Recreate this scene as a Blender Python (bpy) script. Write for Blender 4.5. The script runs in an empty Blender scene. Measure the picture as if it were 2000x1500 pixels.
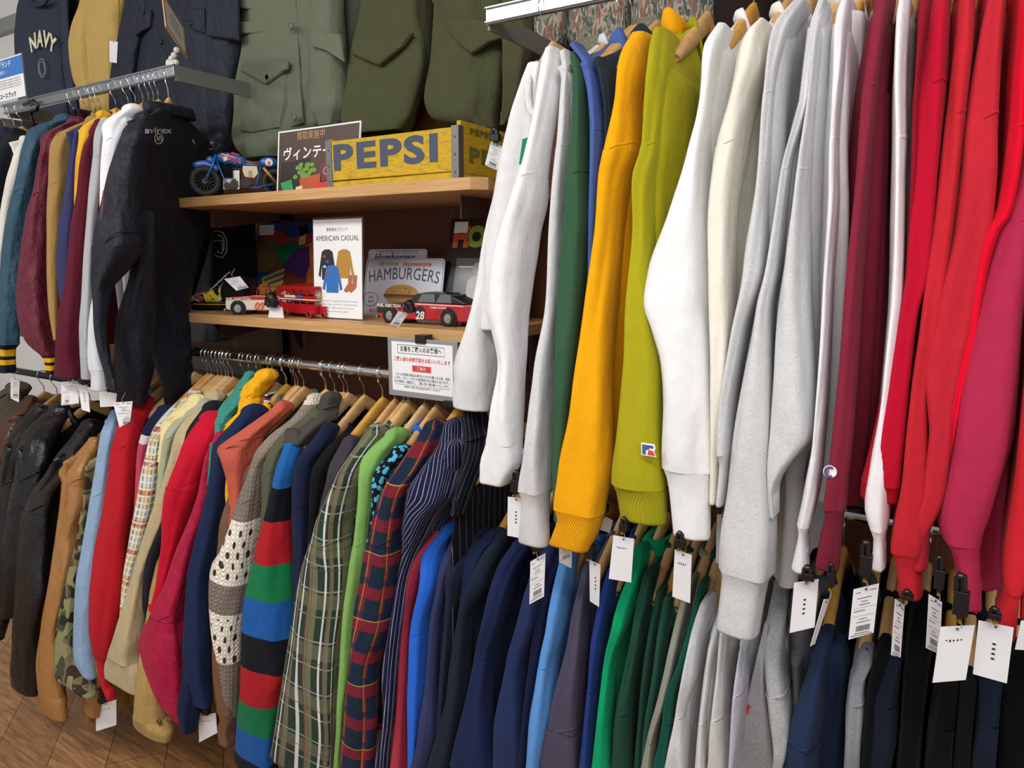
import bpy, bmesh, math, random
import numpy as np
from mathutils import Vector, Matrix
random.seed(7)
rng = np.random.RandomState(7)
sc = bpy.context.scene
# ---------------------------------------------------------------- camera, world, light, exposure
F = 1387.0; YAW = math.radians(32); PIT = math.atan2(245, F); H = 1.63
cd = bpy.data.cameras.new('camera'); cam = bpy.data.objects.new('camera', cd); sc.collection.objects.link(cam)
cam.location = (0, 0, H); cam.rotation_euler = (math.pi/2-PIT, 0, YAW)
cd.sensor_fit = 'HORIZONTAL'; cd.sensor_width = 36; cd.lens = 36*F/2000; cd.clip_start = .05
sc.camera = cam
sc.view_settings.view_transform = 'Standard'; sc.view_settings.look = 'None'
sc.view_settings.gamma = 1; sc.view_settings.exposure = 0.02; sc.view_settings.use_curve_mapping = False
w = bpy.data.worlds.new('world'); sc.world = w; w.use_nodes = True
w.node_tree.nodes['Background'].inputs[0].default_value = (.93, .96, 1, 1)
w.node_tree.nodes['Background'].inputs[1].default_value = .58
def area(loc, rot, sx, sy, e, col=(1, .985, .96)):
    l = bpy.data.lights.new('ceiling_panel_light', 'AREA'); l.shape = 'RECTANGLE'; l.size = sx; l.size_y = sy; l.energy = e; l.color = col
    o = bpy.data.objects.new('ceiling_panel_light', l); o.location = loc; o.rotation_euler = rot; sc.collection.objects.link(o)
area((-2.6, -.35, 2.96), (math.radians(20), 0, 0), 2.4, .35, 50)
area((.1, -.35, 2.96), (math.radians(20), 0, 0), 2.4, .35, 50)
area((-1.2, -1.9, 2.96), (math.radians(20), 0, 0), 5, .35, 44)
# ---------------------------------------------------------------- pixel / plane helpers
fw = np.array([-math.sin(YAW)*math.cos(PIT), math.cos(YAW)*math.cos(PIT), -math.sin(PIT)])
rt = np.array([math.cos(YAW), math.sin(YAW), 0.]); up = np.cross(rt, fw); C0 = np.array([0, 0, H])
def ray(x, y): return fw*F+rt*(x-1000)-up*(y-750)
def PY(x, y, yy): d = ray(x, y); return C0+d*(yy/d[1])
def PX(x, y, xx): d = ray(x, y); return C0+d*(xx/d[0])
def PZ(x, y, zz): d = ray(x, y); return C0+d*((zz-H)/d[2])
# ---------------------------------------------------------------- objects
def thing(name, label, cat, loc=(0, 0, 0), group=None):
    o = bpy.data.objects.new(name, None); o.empty_display_size = .02; sc.collection.objects.link(o); o.location = loc
    o['label'] = label; o['category'] = cat
    if group: o['group'] = group
    return o
def tagp(o, label, cat, group=None):
    o['label'] = label; o['category'] = cat
    if group: o['group'] = group
    return o
def mk(name, verts, faces, mat, parent=None, uvs=None, smooth=True, label=None):
    me = bpy.data.meshes.new(name)
    off = Vector((0, 0, 0)); 
    q = parent
    while q is not None: off = off+Vector(q.location); q = q.parent
    me.from_pydata([tuple(Vector(v)-off) for v in verts], [], [tuple(f) for f in faces])
    mats = mat if isinstance(mat, list) else [mat]
    for m in mats: me.materials.append(m)
    if uvs is not None:
        ul = me.uv_layers.new(name='UVMap'); arr = np.empty(len(me.loops)*2)
        li = np.empty(len(me.loops), dtype=np.int64); me.loops.foreach_get('vertex_index', li)
        u = np.asarray(uvs, dtype=float); arr[0::2] = u[li, 0]; arr[1::2] = u[li, 1]
        ul.data.foreach_set('uv', arr)
    if smooth: me.polygons.foreach_set('use_smooth', [True]*len(me.polygons))
    me.update()
    o = bpy.data.objects.new(name, me); sc.collection.objects.link(o)
    if parent is not None: o.parent = parent
    if label: o['label'] = label
    return o
class MB:
    """collects primitive shapes into one mesh"""
    def __init__(s): s.v = []; s.f = []; s.u = []; s.mi = []; s.cm = 0
    def add(s, v, f, u=None):
        n = len(s.v); s.v += [tuple(map(float, p)) for p in v]; s.f += [tuple(i+n for i in q) for q in f]
        s.u += [tuple(q) for q in u] if u is not None else [(p[0]+p[1], p[2]) for p in v]
        s.mi += [s.cm]*len(f); return s
    def box(s, c, d, M=None):
        x, y, z = d[0]/2, d[1]/2, d[2]/2
        P = [Vector((a*x, b*y, e*z)) for a in (-1, 1) for b in (-1, 1) for e in (-1, 1)]
        if M is not None: P = [M @ p for p in P]
        P = [p+Vector(c) for p in P]
        return s.add(P, [(0, 1, 3, 2), (4, 6, 7, 5), (0, 4, 5, 1), (2, 3, 7, 6), (0, 2, 6, 4), (1, 5, 7, 3)])
    def tube(s, pts, r, n=10, cap=True, flat=1.0):
        pts = [Vector(p) for p in pts]; rr = r if hasattr(r, '__len__') else [r]*len(pts)
        t = (pts[1]-pts[0]).normalized(); a = t.orthogonal().normalized(); V = []
        for i, p in enumerate(pts):
            t = (pts[min(i+1, len(pts)-1)]-pts[max(i-1, 0)]).normalized()
            a = (a-t*a.dot(t)).normalized(); b = t.cross(a)
            for k in range(n):
                th = 2*math.pi*k/n; V.append(p+(a*math.cos(th)+b*math.sin(th)*flat)*rr[i])
        Fc = [(i*n+k, i*n+(k+1) % n, (i+1)*n+(k+1) % n, (i+1)*n+k) for i in range(len(pts)-1) for k in range(n)]
        if cap: Fc += [tuple(range(n))[::-1], tuple((len(pts)-1)*n+k for k in range(n))]
        return s.add(V, Fc)
    def prism(s, poly, o, U, W, N, t):
        """extrude a 2-D outline: o + x*U + y*W, thickness t along N"""
        o, U, W, N = map(Vector, (o, U, W, N)); n = len(poly)
        V = [o+U*x+W*y for x, y in poly]+[o+U*x+W*y+N*t for x, y in poly]
        return s.add(V, [tuple(range(n))[::-1], tuple(range(n, 2*n))]+[(i, (i+1) % n, n+(i+1) % n, n+i) for i in range(n)])
    def ball(s, c, r, n=12, m=8, M=None):
        rr = r if hasattr(r, '__len__') else (r, r, r); V = []
        for j in range(m+1):
            ph = math.pi*j/m
            for k in range(n):
                th = 2*math.pi*k/n; p = Vector((rr[0]*math.sin(ph)*math.cos(th), rr[1]*math.sin(ph)*math.sin(th), rr[2]*math.cos(ph)))
                if M is not None: p = M @ p
                V.append(p+Vector(c))
        return s.add(V, [(j*n+k, (j+1)*n+k, (j+1)*n+(k+1) % n, j*n+(k+1) % n) for j in range(m) for k in range(n)])
    def disc(s, c, ax, r, t, n=24, r2=None):
        ax = Vector(ax).normalized(); c = Vector(c)
        return s.tube([c-ax*t/2, c+ax*t/2], [r, r if r2 is None else r2], n)
    def build(s, name, mat, parent=None, smooth=False, label=None, bevel=0):
        o = mk(name, s.v, s.f, mat, parent, s.u, smooth, label)
        if isinstance(mat, list): o.data.polygons.foreach_set('material_index', s.mi)
        if bevel:
            m = o.modifiers.new('b', 'BEVEL'); m.width = bevel; m.segments = 2; m.limit_method = 'ANGLE'
        return o
# ---------------------------------------------------------------- materials
def lin(h):
    if not isinstance(h, str): return tuple(h)+(1,) if len(h) == 3 else h
    h = h.lstrip('#'); c = [int(h[i:i+2], 16)/255 for i in (0, 2, 4)]
    return tuple(((x+.055)/1.055)**2.4 if x > .04045 else x/12.92 for x in c)+(1,)
class NT:
    def __init__(s, name):
        s.m = bpy.data.materials.new(name); s.m.use_nodes = True; s.t = s.m.node_tree; s.b = s.t.nodes['Principled BSDF']
    def n(s, ty, **k):
        o = s.t.nodes.new(ty)
        for a, v in k.items(): setattr(o, a, v)
        return o
    def l(s, a, b): s.t.links.new(a, b)
    def math(s, op, a, b=None):
        o = s.n('ShaderNodeMath', operation=op)
        for i, v in enumerate((a, b)):
            if v is None: continue
            if isinstance(v, (int, float)): o.inputs[i].default_value = v
            else: s.l(v, o.inputs[i])
        return o.outputs[0]
    def mix(s, fac, a, b, bt='MIX'):
        o = s.n('ShaderNodeMix', data_type='RGBA', blend_type=bt)
        for i, v in ((0, fac), (6, a), (7, b)):
            if isinstance(v, (int, float, tuple)): o.inputs[i].default_value = v
            else: s.l(v, o.inputs[i])
        return o.outputs[2]
    def noise(s, scale, vec=None, detail=2, rough=.5):
        o = s.n('ShaderNodeTexNoise'); o.inputs['Scale'].default_value = scale; o.inputs['Detail'].default_value = detail; o.inputs['Roughness'].default_value = rough
        if vec is not None: s.l(vec, o.inputs['Vector'])
        return o.outputs[0]
    def coord(s, which='Object', scale=(1, 1, 1), rot=(0, 0, 0)):
        c = s.n('ShaderNodeTexCoord'); m = s.n('ShaderNodeMapping'); m.inputs['Scale'].default_value = scale; m.inputs['Rotation'].default_value = rot
        s.l(c.outputs[which], m.inputs[0]); return m.outputs[0]
    def ramp(s, fac, stops, interp='LINEAR'):
        r = s.n('ShaderNodeValToRGB'); r.color_ramp.interpolation = interp; e = r.color_ramp.elements
        while len(e) > 1: e.remove(e[-1])
        e[0].position = stops[0][0]; e[0].color = lin(stops[0][1])
        for p, c in stops[1:]: q = e.new(p); q.color = lin(c)
        s.l(fac, r.inputs[0]); return r.outputs[0]
    def bump(s, h, strength, dist=.002, prev=None):
        b = s.n('ShaderNodeBump'); b.inputs['Strength'].default_value = strength; b.inputs['Distance'].default_value = dist
        s.l(h, b.inputs['Height'])
        if prev is not None: s.l(prev, b.inputs['Normal'])
        return b.outputs[0]
MC = {}
def solid(name, col, rough=.5, metal=0., bump=0, emit=0, alpha=1, trans=0, coat=0):
    key = ('s', name)
    if key in MC: return MC[key]
    t = NT(name); t.b.inputs['Base Color'].default_value = lin(col); t.b.inputs['Roughness'].default_value = rough; t.b.inputs['Metallic'].default_value = metal
    t.b.inputs['Coat Weight'].default_value = coat
    nz = t.noise(35, t.coord(), 3); base = lin(col)
    if not trans:
        t.l(t.mix(t.math('MULTIPLY', nz, .16), base, tuple(c*.72 for c in base[:3])+(1,)), t.b.inputs['Base Color'])
    if bump: t.l(t.bump(t.noise(400, t.coord(), 2), bump), t.b.inputs['Normal'])
    if trans: t.b.inputs['Transmission Weight'].default_value = trans; t.b.inputs['IOR'].default_value = 1.1
    if emit: t.b.inputs['Emission Color'].default_value = lin(col); t.b.inputs['Emission Strength'].default_value = emit
    MC[key] = t.m; return t.m
def fabric(col, kind='plain', col2=None, bands=None, plaid=None, wr=1.0, name=None, spots=None):
    """procedural cloth. UV.x = width in m, UV.y = height above floor in m"""
    key = (col, kind, col2, str(bands), str(plaid), wr)
    if key in MC: return MC[key]
    t = NT((name or kind)+'_cloth'); b = t.b; base = lin(col); vec = t.coord(); uv = t.coord('UV')
    b.inputs['Roughness'].default_value = .95; b.inputs['Specular IOR Level'].default_value = .12
    b.inputs['Sheen Weight'].default_value = .03; b.inputs['Sheen Roughness'].default_value = .5
    sep = t.n('ShaderNodeSeparateXYZ'); t.l(uv, sep.inputs[0]); ux, uy = sep.outputs[0], sep.outputs[1]
    colr = None
    if bands:      # [(z_top, colour)...] from the top down, wavy edges
        wob = t.math('MULTIPLY', t.math('SUBTRACT', t.noise(9, vec, 1), .5), .012)
        v = t.math('ADD', uy, wob); colr = lin(bands[0][1])
        for z, cc in bands[1:]:
            colr = t.mix(t.math('LESS_THAN', v, z), colr, lin(cc))
    elif plaid:    # [(axis, period, offset, width, colour, alpha)]
        colr = base
        for ax, per, off, wd, cc, al in plaid:
            q = t.math('FRACT', t.math('DIVIDE', t.math('ADD', ux if ax == 0 else uy, off+50*per), per))
            f = t.math('MULTIPLY', t.math('LESS_THAN', q, wd/per), al)
            colr = t.mix(f, colr, lin(cc))
    if spots:      # dark stitches scattered through the pale bands
        g = t.math('MULTIPLY', t.math('SINE', t.math('MULTIPLY', ux, 2*math.pi/.045)), t.math('SINE', t.math('MULTIPLY', uy, 2*math.pi/.055)))
        g = t.math('GREATER_THAN', t.math('ADD', g, t.math('MULTIPLY', t.noise(25, vec, 1), .8)), .98)
        for lo, hi in spots:
            f = t.math('MULTIPLY', g, t.math('MULTIPLY', t.math('GREATER_THAN', uy, lo), t.math('LESS_THAN', uy, hi))); colr = t.mix(f, colr, lin('#46382f'))
    fine = t.noise(900 if kind != 'heather' else 420, vec, 2)
    if kind == 'heather':
        st = t.coord('Object', (60, 60, 420)); h = t.noise(4, st, 3, .7)
        colr = t.ramp(h, [(.3, col2 or '#9a9a9c'), (.62, col)])
    elif kind == 'camo':
        n1 = t.noise(14, vec, 1); n2 = t.noise(19, t.coord('Object', (1, 1.3, .8), (1, 2, 0)), 1)
        colr = t.ramp(n1, [(0, '#2c2b22'), (.42, '#4a4a35'), (.5, '#6f6a4c'), (.57, '#3d3026')], 'CONSTANT')
        colr = t.mix(t.math('GREATER_THAN', n2, .56), colr, lin('#8a8660'))
    elif kind == 'print':
        v2 = t.n('ShaderNodeTexVoronoi'); v2.inputs['Scale'].default_value = 70; t.l(vec, v2.inputs['Vector'])
        colr = t.ramp(v2.outputs['Distance'], [(0, col2), (.42, col)], 'CONSTANT')
    elif kind == 'tapestry':
        d = t.coord('Object', (26, 26, 9), (0, .25, 0)); n1 = t.noise(1.6, d, 3, .6)
        colr = t.ramp(n1, [(0, '#3b4a47'), (.36, '#8d8878'), (.44, '#4d5f59'), (.5, '#a9a48f'), (.56, '#9a6a66'), (.61, '#6e6a5c'), (.68, '#c0b79c')], 'CONSTANT')
    if colr is None: colr = base
    # soft dye mottling and fine fibre
    mot = t.math('MULTIPLY', t.noise(45, vec, 3, .6), .16 if kind != 'leather' else .3)
    colr = t.mix(mot, colr, (0, 0, 0, 1) if kind != 'leather' else tuple(c*.5 for c in base[:3])+(1,))
    colr = t.mix(t.math('MULTIPLY', fine, .22), colr, (1, 1, 1, 1), 'SOFT_LIGHT')
    t.l(colr, b.inputs['Base Color'])
    wrs = {'plain': .25, 'shirt': .5, 'nylon': .8, 'leather': .5, 'cotton': .5, 'heather': .25}.get(kind, .25)*wr
    nrm = t.bump(t.noise(12, t.coord('Object', (1, 1, .5), (.4, .3, 0)), 4, .55), wrs*1.3, .03)
    if kind in ('shirt', 'nylon', 'cotton'):
        wn = t.n('ShaderNodeTexNoise'); wn.noise_type = 'RIDGED_MULTIFRACTAL'; wn.inputs['Scale'].default_value = 5; wn.inputs['Detail'].default_value = 3; wn.inputs['Distortion'].default_value = .6
        t.l(t.coord('Object', (1, 1, 1.3), (.5, .6, .2)), wn.inputs['Vector']); nrm = t.bump(wn.outputs[0], .2*wr, .012, nrm)
    if kind == 'rib':
        wv = t.math('SINE', t.math('MULTIPLY', ux, 2*math.pi/.0042)); nrm = t.bump(wv, .55, .0015, nrm)
    elif kind == 'knit':
        a1 = t.math('ABSOLUTE', t.math('SINE', t.math('MULTIPLY', ux, math.pi/.005)))
        sk = t.math('ADD', uy, t.math('MULTIPLY', a1, .003)); a2 = t.math('SINE', t.math('MULTIPLY', sk, 2*math.pi/.005))
        nrm = t.bump(t.math('ADD', a1, t.math('MULTIPLY', a2, .5)), .5, .002, nrm)
    elif kind == 'chunky':
        a1 = t.math('ABSOLUTE', t.math('SINE', t.math('MULTIPLY', ux, math.pi/.016)))
        sk = t.math('ADD', uy, t.math('MULTIPLY', a1, .009)); a2 = t.math('SINE', t.math('MULTIPLY', sk, 2*math.pi/.012))
        nrm = t.bump(t.math('ADD', a1, t.math('MULTIPLY', a2, .6)), .6, .0045, nrm)
    elif kind == 'cord':
        nrm = t.bump(t.math('SINE', t.math('MULTIPLY', ux, 2*math.pi/.004)), .5, .0015, nrm)
    elif kind in ('leather',):
        b.inputs['Roughness'].default_value = .36; b.inputs['Specular IOR Level'].default_value = .45; b.inputs['Sheen Weight'].default_value = 0
        nrm = t.bump(t.noise(300, vec, 2), .08, .001, nrm)
    elif kind == 'nylon':
        b.inputs['Roughness'].default_value = .6; b.inputs['Specular IOR Level'].default_value = .25
        nrm = t.bump(t.noise(22, t.coord('Object', (1, 1, 1.3)), 3, .5), .3, .008, nrm)
    else:
        nrm = t.bump(fine, .3, .0012, nrm)
    t.l(nrm, b.inputs['Normal'])
    MC[key] = t.m; return t.m
def woodm(name, c1, c2, scale=(3, 3, 40), rough=.5, k=6):
    t = NT(name); v = t.coord('Object', scale); n = t.noise(k, v, 4, .6)
    t.l(t.ramp(n, [(.3, c1), (.7, c2)]), t.b.inputs['Base Color']); t.b.inputs['Roughness'].default_value = rough
    t.l(t.bump(n, .12, .001), t.b.inputs['Normal']); return t.m
chrome = solid('chrome', '#d9dce0', .16, 1); steel = solid('brushed_steel', '#c3cad2', .28, .9)
blackmetal = solid('black_metal', '#151517', .35, .4); greymetal = solid('grey_painted_metal', '#7d8079', .5, .2)
beech = woodm('beech_wood', '#d9b078', '#c2935a', (14, 5, 14), .45, 5)
beech2 = woodm('honey_beech_wood', '#dba955', '#c58c38', (14, 5, 14), .4, 5)
beech3 = woodm('pale_beech_wood', '#dcbc8e', '#caa06c', (14, 5, 14), .5, 5)
oak = woodm('light_oak_laminate', '#d2a872', '#bd8d55', (2, 40, 40), .5, 4)
walnut = woodm('brown_wood_panel', '#7c4a2f', '#633a26', (34, 34, 1.5), .55, 4)
paper = solid('white_paper', '#f2f2f3', .7); card = solid('white_card', '#eeeef0', .65)
ink = solid('black_ink', '#26262a', .7); inkgrey = solid('grey_ink', '#77777c', .7); inkred = solid('red_ink', '#d8403c', .7); inkblue = solid('blue_ink', '#3c5a9a', .7)
plastic = solid('black_plastic', '#101012', .3); clear = solid('clear_acrylic', '#eef2f4', .05, trans=.95)
# ---------------------------------------------------------------- text
def textpoly(txt, size=1, bold=False, shear=0, align='CENTER', sx=1, spacing=1):
    cu = bpy.data.curves.new('lettering', 'FONT'); cu.body = txt; cu.size = size; cu.align_x = align; cu.align_y = 'CENTER'; cu.resolution_u = 3
    cu.shear = shear; cu.space_character = spacing
    if bold: cu.offset = bold*size
    o = bpy.data.objects.new('lettering', cu); sc.collection.objects.link(o)
    dg = bpy.context.evaluated_depsgraph_get(); dg.update(); me = bpy.data.meshes.new_from_object(o.evaluated_get(dg))
    V = [(v.co.x*sx, v.co.y) for v in me.vertices]; Fc = [tuple(p.vertices) for p in me.polygons]
    bpy.data.objects.remove(o); bpy.data.curves.remove(cu); bpy.data.meshes.remove(me)
    return V, Fc
class Frame:
    """a flat board's own coordinates: u,v in 0..1 across (left to right, top to bottom)"""
    def __init__(s, tl, tr, bl):
        s.o = Vector(tl); s.U = Vector(tr)-s.o; s.V = Vector(bl)-s.o; s.N = s.V.cross(s.U).normalized()
        if s.N.y > 0: s.N = -s.N
        s.w = s.U.length; s.h = s.V.length
    def p(s, u, v, d=0): return s.o+s.U*u+s.V*v+s.N*d
    def slab(s, name, mat, parent, t, u0=0, v0=0, u1=1, v1=1, d=0, label=None, bevel=0):
        m = MB(); m.prism([(u0, v0), (u1, v0), (u1, v1), (u0, v1)], s.o+s.N*d, s.U, s.V, s.N, t); return m.build(name, mat, parent, label=label, bevel=bevel)
    def poly(s, m, pts, d=.0006, t=.0003): m.prism(pts, s.o+s.N*d, s.U, s.V, s.N, t); return m
    def ell(s, m, u, v, ru, rv, d=.0006, n=20, rot=0):
        return s.poly(m, [(u+ru*math.cos(a)*math.cos(rot)-rv*math.sin(a)*math.sin(rot), v+rv*math.sin(a)*math.cos(rot)+ru*math.cos(a)*math.sin(rot)) for a in [2*math.pi*i/n for i in range(n)]], d)
    def text(s, m, txt, u, v, h, d=.0008, bold=False, rot=0, sx=1, shear=0, maxw=None, arc=0, align='CENTER', vert=1):
        V, Fc = textpoly(txt, h/.72, bold, shear, align, sx, 1.1 if bold else 1.04)
        if not V: return m
        if maxw:
            xs = [q[0] for q in V]; wd = max(xs)-min(xs); k = maxw/wd; V = [(x*k, y) for x, y in V]
        Uh = s.U.normalized(); Vh = s.V.normalized(); c, sn = math.cos(rot), math.sin(rot); out = []
        for x, y in V:
            if arc: a = x*arc; x, y = math.sin(a)/arc*(1+y*arc), (math.cos(a)-1)/arc+y*math.cos(a)
            y *= vert; x, y = x*c-y*sn, x*sn+y*c; out.append(s.p(u, v, d)+Uh*x-Vh*y)
        return m.add(out, Fc)
# ---------------------------------------------------------------- garment machinery
def pchip(x, y, xn):
    x = np.asarray(x, float); y = np.asarray(y, float)
    if len(x) < 3: return np.interp(xn, x, y)
    h = np.diff(x); d = np.diff(y)/h; m = np.zeros(len(x))
    for i in range(1, len(x)-1):
        if d[i-1]*d[i] > 0:
            w1 = 2*h[i]+h[i-1]; w2 = h[i]+2*h[i-1]; m[i] = (w1+w2)/(w1/d[i-1]+w2/d[i])
    m[0] = d[0]; m[-1] = d[-1]
    i = np.clip(np.searchsorted(x, xn)-1, 0, len(x)-2); t = (xn-x[i])/h[i]
    return (1+2*t)*(1-t)**2*y[i]+t*(1-t)**2*h[i]*m[i]+t*t*(3-2*t)*y[i+1]+t*t*(t-1)*h[i]*m[i+1]
def sprof(d, swing):
    """distance from the rail towards the aisle for a point d below the rail"""
    return float(np.interp(d, [0, .09, .12, .2, .75, 1.2], [.05, .06, .13, .215, .215+swing, .215+swing*1.2]))
def solve(st, rail, ry, swing, dep, side=1, amax=.05):
    """traced stations 'py,xl,xr[ s|c]' to (z, X, b, y, a) arrays; marks = indices"""
    out = []; marks = {}
    for i, q in enumerate(st.replace('\n', '').split(';')):
        p = q.strip().split(' '); n = [float(v) for v in p[0].split(',')]
        if len(p) > 1: marks[p[1]] = i
        py, xl, xr = n[:3]; xm = (xl+xr)/2
        if dep is not None: y = np.interp(i, range(len(dep)), dep) if hasattr(dep, '__len__') else dep
        else:
            y = ry-.2*side
            for _ in range(12):
                z = PY(xm, py, y)[2]; y = .5*y+.5*(ry-side*sprof(rail-z, swing))
        P = PY(xm, py, y); Wd = PY(xr, py, y)[0]-PY(xl, py, y)[0]; tp = max(abs(P[0])/y, .02)
        a = amax*float(np.interp(i/max(len(st.split(';'))-1, 1), [0, .3, .8, 1], [1, 1, .75, .45])); hw = Wd/2
        if a*tp > hw*.8: a = hw*.8/tp
        b = math.sqrt(max(hw*hw-(a*tp)**2, 0)); b = max(b, .005)
        out.append((P[2], P[0], b, y, a))
    A = np.array(out); 
    for i in range(1, len(A)):
        if A[i, 0] > A[i-1, 0]-.004: A[i, 0] = A[i-1, 0]-.004
    return A, marks
def rings(A, z0, z1, n, seed, lob=.09, grow=0):
    zz = np.linspace(z0, z1, n); o = -A[::-1, 0][::-1]
    return zz, [pchip(-A[:, 0], A[:, k], -zz) for k in (1, 2, 3, 4)]
def tubemesh(m, A, z0, z1, seed, top='open', bot='open', lob=.1, seg=24, step=.013, scale=1.0, creases=1.0, uo=0):
    seg = 32 if seg == 24 else seg
    n = max(4, int(abs(z0-z1)/step)+1); zz, (X, B, Yv, Av) = rings(A, z0, z1, n, seed)
    r = np.random.RandomState(seed); ph = r.rand(8)*6.28
    rows = [(zz[i], X[i], B[i], Yv[i], Av[i], 1.0) for i in range(n)]
    if top == 'dome':
        z, x, b, y, a, _ = rows[0]; rr = min(a, b)*.8
        rows = [(z+rr*math.sin(q)*1., x, b, y+ (0), a, math.cos(q)) for q in (1.5, 1.2, .8, .4)]+rows
    if bot in ('hem', 'close'):
        z, x, b, y, a, _ = rows[-1]
        rows += [(z-.004, x, b, y, a, .97), (z-.004, x, b, y, a, .88), (z+.004, x, b, y, a, .8), (z+.03, x, b, y, a, .7), (z+.031, x, b, y, a, .05)]
    V = []; U = []
    for z, x, b, y, a, sc_ in rows:
        for k in range(seg):
            th = 2*math.pi*k/seg; c, s = math.cos(th), math.sin(th)
            e = .7; cx = math.copysign(abs(c)**e, c); cy = math.copysign(abs(s)**e, s)
            f = 1+lob*(.8*math.cos(3*th+ph[0]+1.6*math.sin(4*z+ph[1]))+.6*math.cos(5*th+ph[2]+2*math.sin(6*z+ph[3]))-.5*abs(math.sin(2*th+ph[7]+1.2*math.sin(5*z+ph[4]))))
            f += creases*(.022*math.sin(38*z+ph[4]+3*math.sin(2*th+ph[5]))*math.cos(th+ph[6])+.02*math.sin(17*z+2*th+ph[6]))
            V.append((x+b*cx*sc_*f*scale, y-a*cy*sc_*f*scale, z)); U.append((th*(a+b)*.8+uo, z))
    R = len(rows); 
    Fc = [(i*seg+k, (i+1)*seg+k, (i+1)*seg+(k+1) % seg, i*seg+(k+1) % seg) for i in range(R-1) for k in range(seg)]
    if top == 'dome': Fc.append(tuple(range(seg))[::-1])
    m.add(V, Fc, U)
def seamring(m, A, z, seed, lob=.1, seg=32, w=.0015, sl=0, **k):
    """thin raised seam line following the tube"""
    A2 = A.copy(); n = MB(); tubemesh(n, A, z+w*1.6, z-w*1.6, seed, lob=lob, seg=seg, step=w*1.6)
    c = len(n.v)//seg; V = []
    for j in range(c):
        x0 = sum(n.v[j*seg+q][0] for q in range(seg))/seg; y0 = sum(n.v[j*seg+q][1] for q in range(seg))/seg
        g = .995 if j in (0, c-1) else 1+.028
        for q in range(seg):
            p = n.v[j*seg+q]; V.append((x0+(p[0]-x0)*g, y0+(p[1]-y0)*g, p[2]+sl*(p[0]-x0)))
    m.add(V, n.f, n.u)
def torso(m, X0, A, rail, ry, L, T, seed, dip=.05, front=1, drop=.108, wid=.225, neck=True, flare=0, tilt=0, fary=None):
    seg = 44; n = 34; r = np.random.RandomState(seed+5); ph = r.rand(8)*6.28; V = []; U = []; zt = rail-drop
    zs = -np.asarray(A[:, 0]); Xs = A[:, 1]
    for i in range(n):
        t = (i/(n-1))**1.35; d = t*L
        s1 = min(d/.042, 1); Ah = .068+(wid-.068)*(s1*s1*(3-2*s1))**.8
        Ah += .018*min(max((d-.085)/.1, 0), 1)+flare*t
        if neck is False: Ah = wid
        Bh = .018*(1-min(d/.12, 1))+T*min(d/.12, 1)*(1+.3*t)
        for k in range(seg):
            th = 2*math.pi*k/seg; c, s = math.cos(th), math.sin(th)
            cs = math.copysign(abs(s)**.75, s); cc = math.copysign(abs(c)**.7, c); ss = cs*Ah
            if fary and ss < 0: ss = cs*min(Ah, float(np.interp(drop+d, fary[0], fary[1])))
            z = zt-d*1.0-.38*max(abs(ss)-.068, 0)*(1-min(d/.085, 1))
            if d < .12: z -= dip*(1-d/.12)*max(0, c*front)**1.2
            wn = min(max(ss/.2, 0), 1); Xn = np.interp(-z, zs, Xs)
            X = X0*(1-wn)+Xn*wn
            am = min(d/.35, 1)
            X += Bh*cc+am*T*.55*math.sin(ss*26+ph[0]+1.5*math.sin(3*z+ph[1]))*(1-wn*.5)+am*T*.3*math.sin(ss*55+ph[2])
            X += tilt*min(ss, 0)*(1+1.6*d)
            V.append((X, ry-ss, z)); U.append((ss+(.5 if c < 0 else 0), z))
    Fc = [(i*seg+k, (i+1)*seg+k, (i+1)*seg+(k+1) % seg, i*seg+(k+1) % seg) for i in range(n-1) for k in range(seg)]
    m.add(V, Fc, U)
def collar(name, X0, rail, ry, mat, parent, kind='crew', dip=.05, front=1, drop=.108, label=None, B=.02):
    m = MB(); seg = 40
    if kind == 'none': return
    prof = {'crew': [(0, 0), (.004, .008), (.002, .017), (-.004, .02), (-.006, .012), (-.004, 0)],
            'mock': [(0, 0), (.005, .02), (.002, .04), (-.004, .043), (-.006, .03), (-.004, 0)],
            'shirt': [(0, 0), (-.002, .016), (.003, .024), (.009, .018), (.013, -.008), (.011, -.01), (.007, .012), (.002, .019), (-.005, .014), (-.004, 0)],
            'hood': [(0, -.012), (.010, -.016), (.016, -.004), (.013, .012), (.004, .022), (-.006, .018), (-.01, .008), (-.006, 0)]}[kind]
    V = []; U = []
    for k in range(seg):
        th = 2*math.pi*k/seg; c, s = math.cos(th), math.sin(th)
        ss = math.copysign(abs(s)**.8, s)*.07; x = math.copysign(abs(c)**.8, c)*B
        z = rail-drop-dip*max(0, c*front)**1.2
        for dr, dz in prof: V.append((X0+x+dr*c*1.2, ry-ss-dr*s, z+dz)); U.append((th*.07, z+dz))
    P = len(prof); Fc = [(k*P+j, ((k+1) % seg)*P+j, ((k+1) % seg)*P+(j+1) % P, k*P+(j+1) % P) for k in range(seg) for j in range(P)]
    m.add(V, Fc, U); return m.build('hood' if kind == 'hood' else 'collar', mat, parent, smooth=True, label=label)
HM = None
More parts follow.
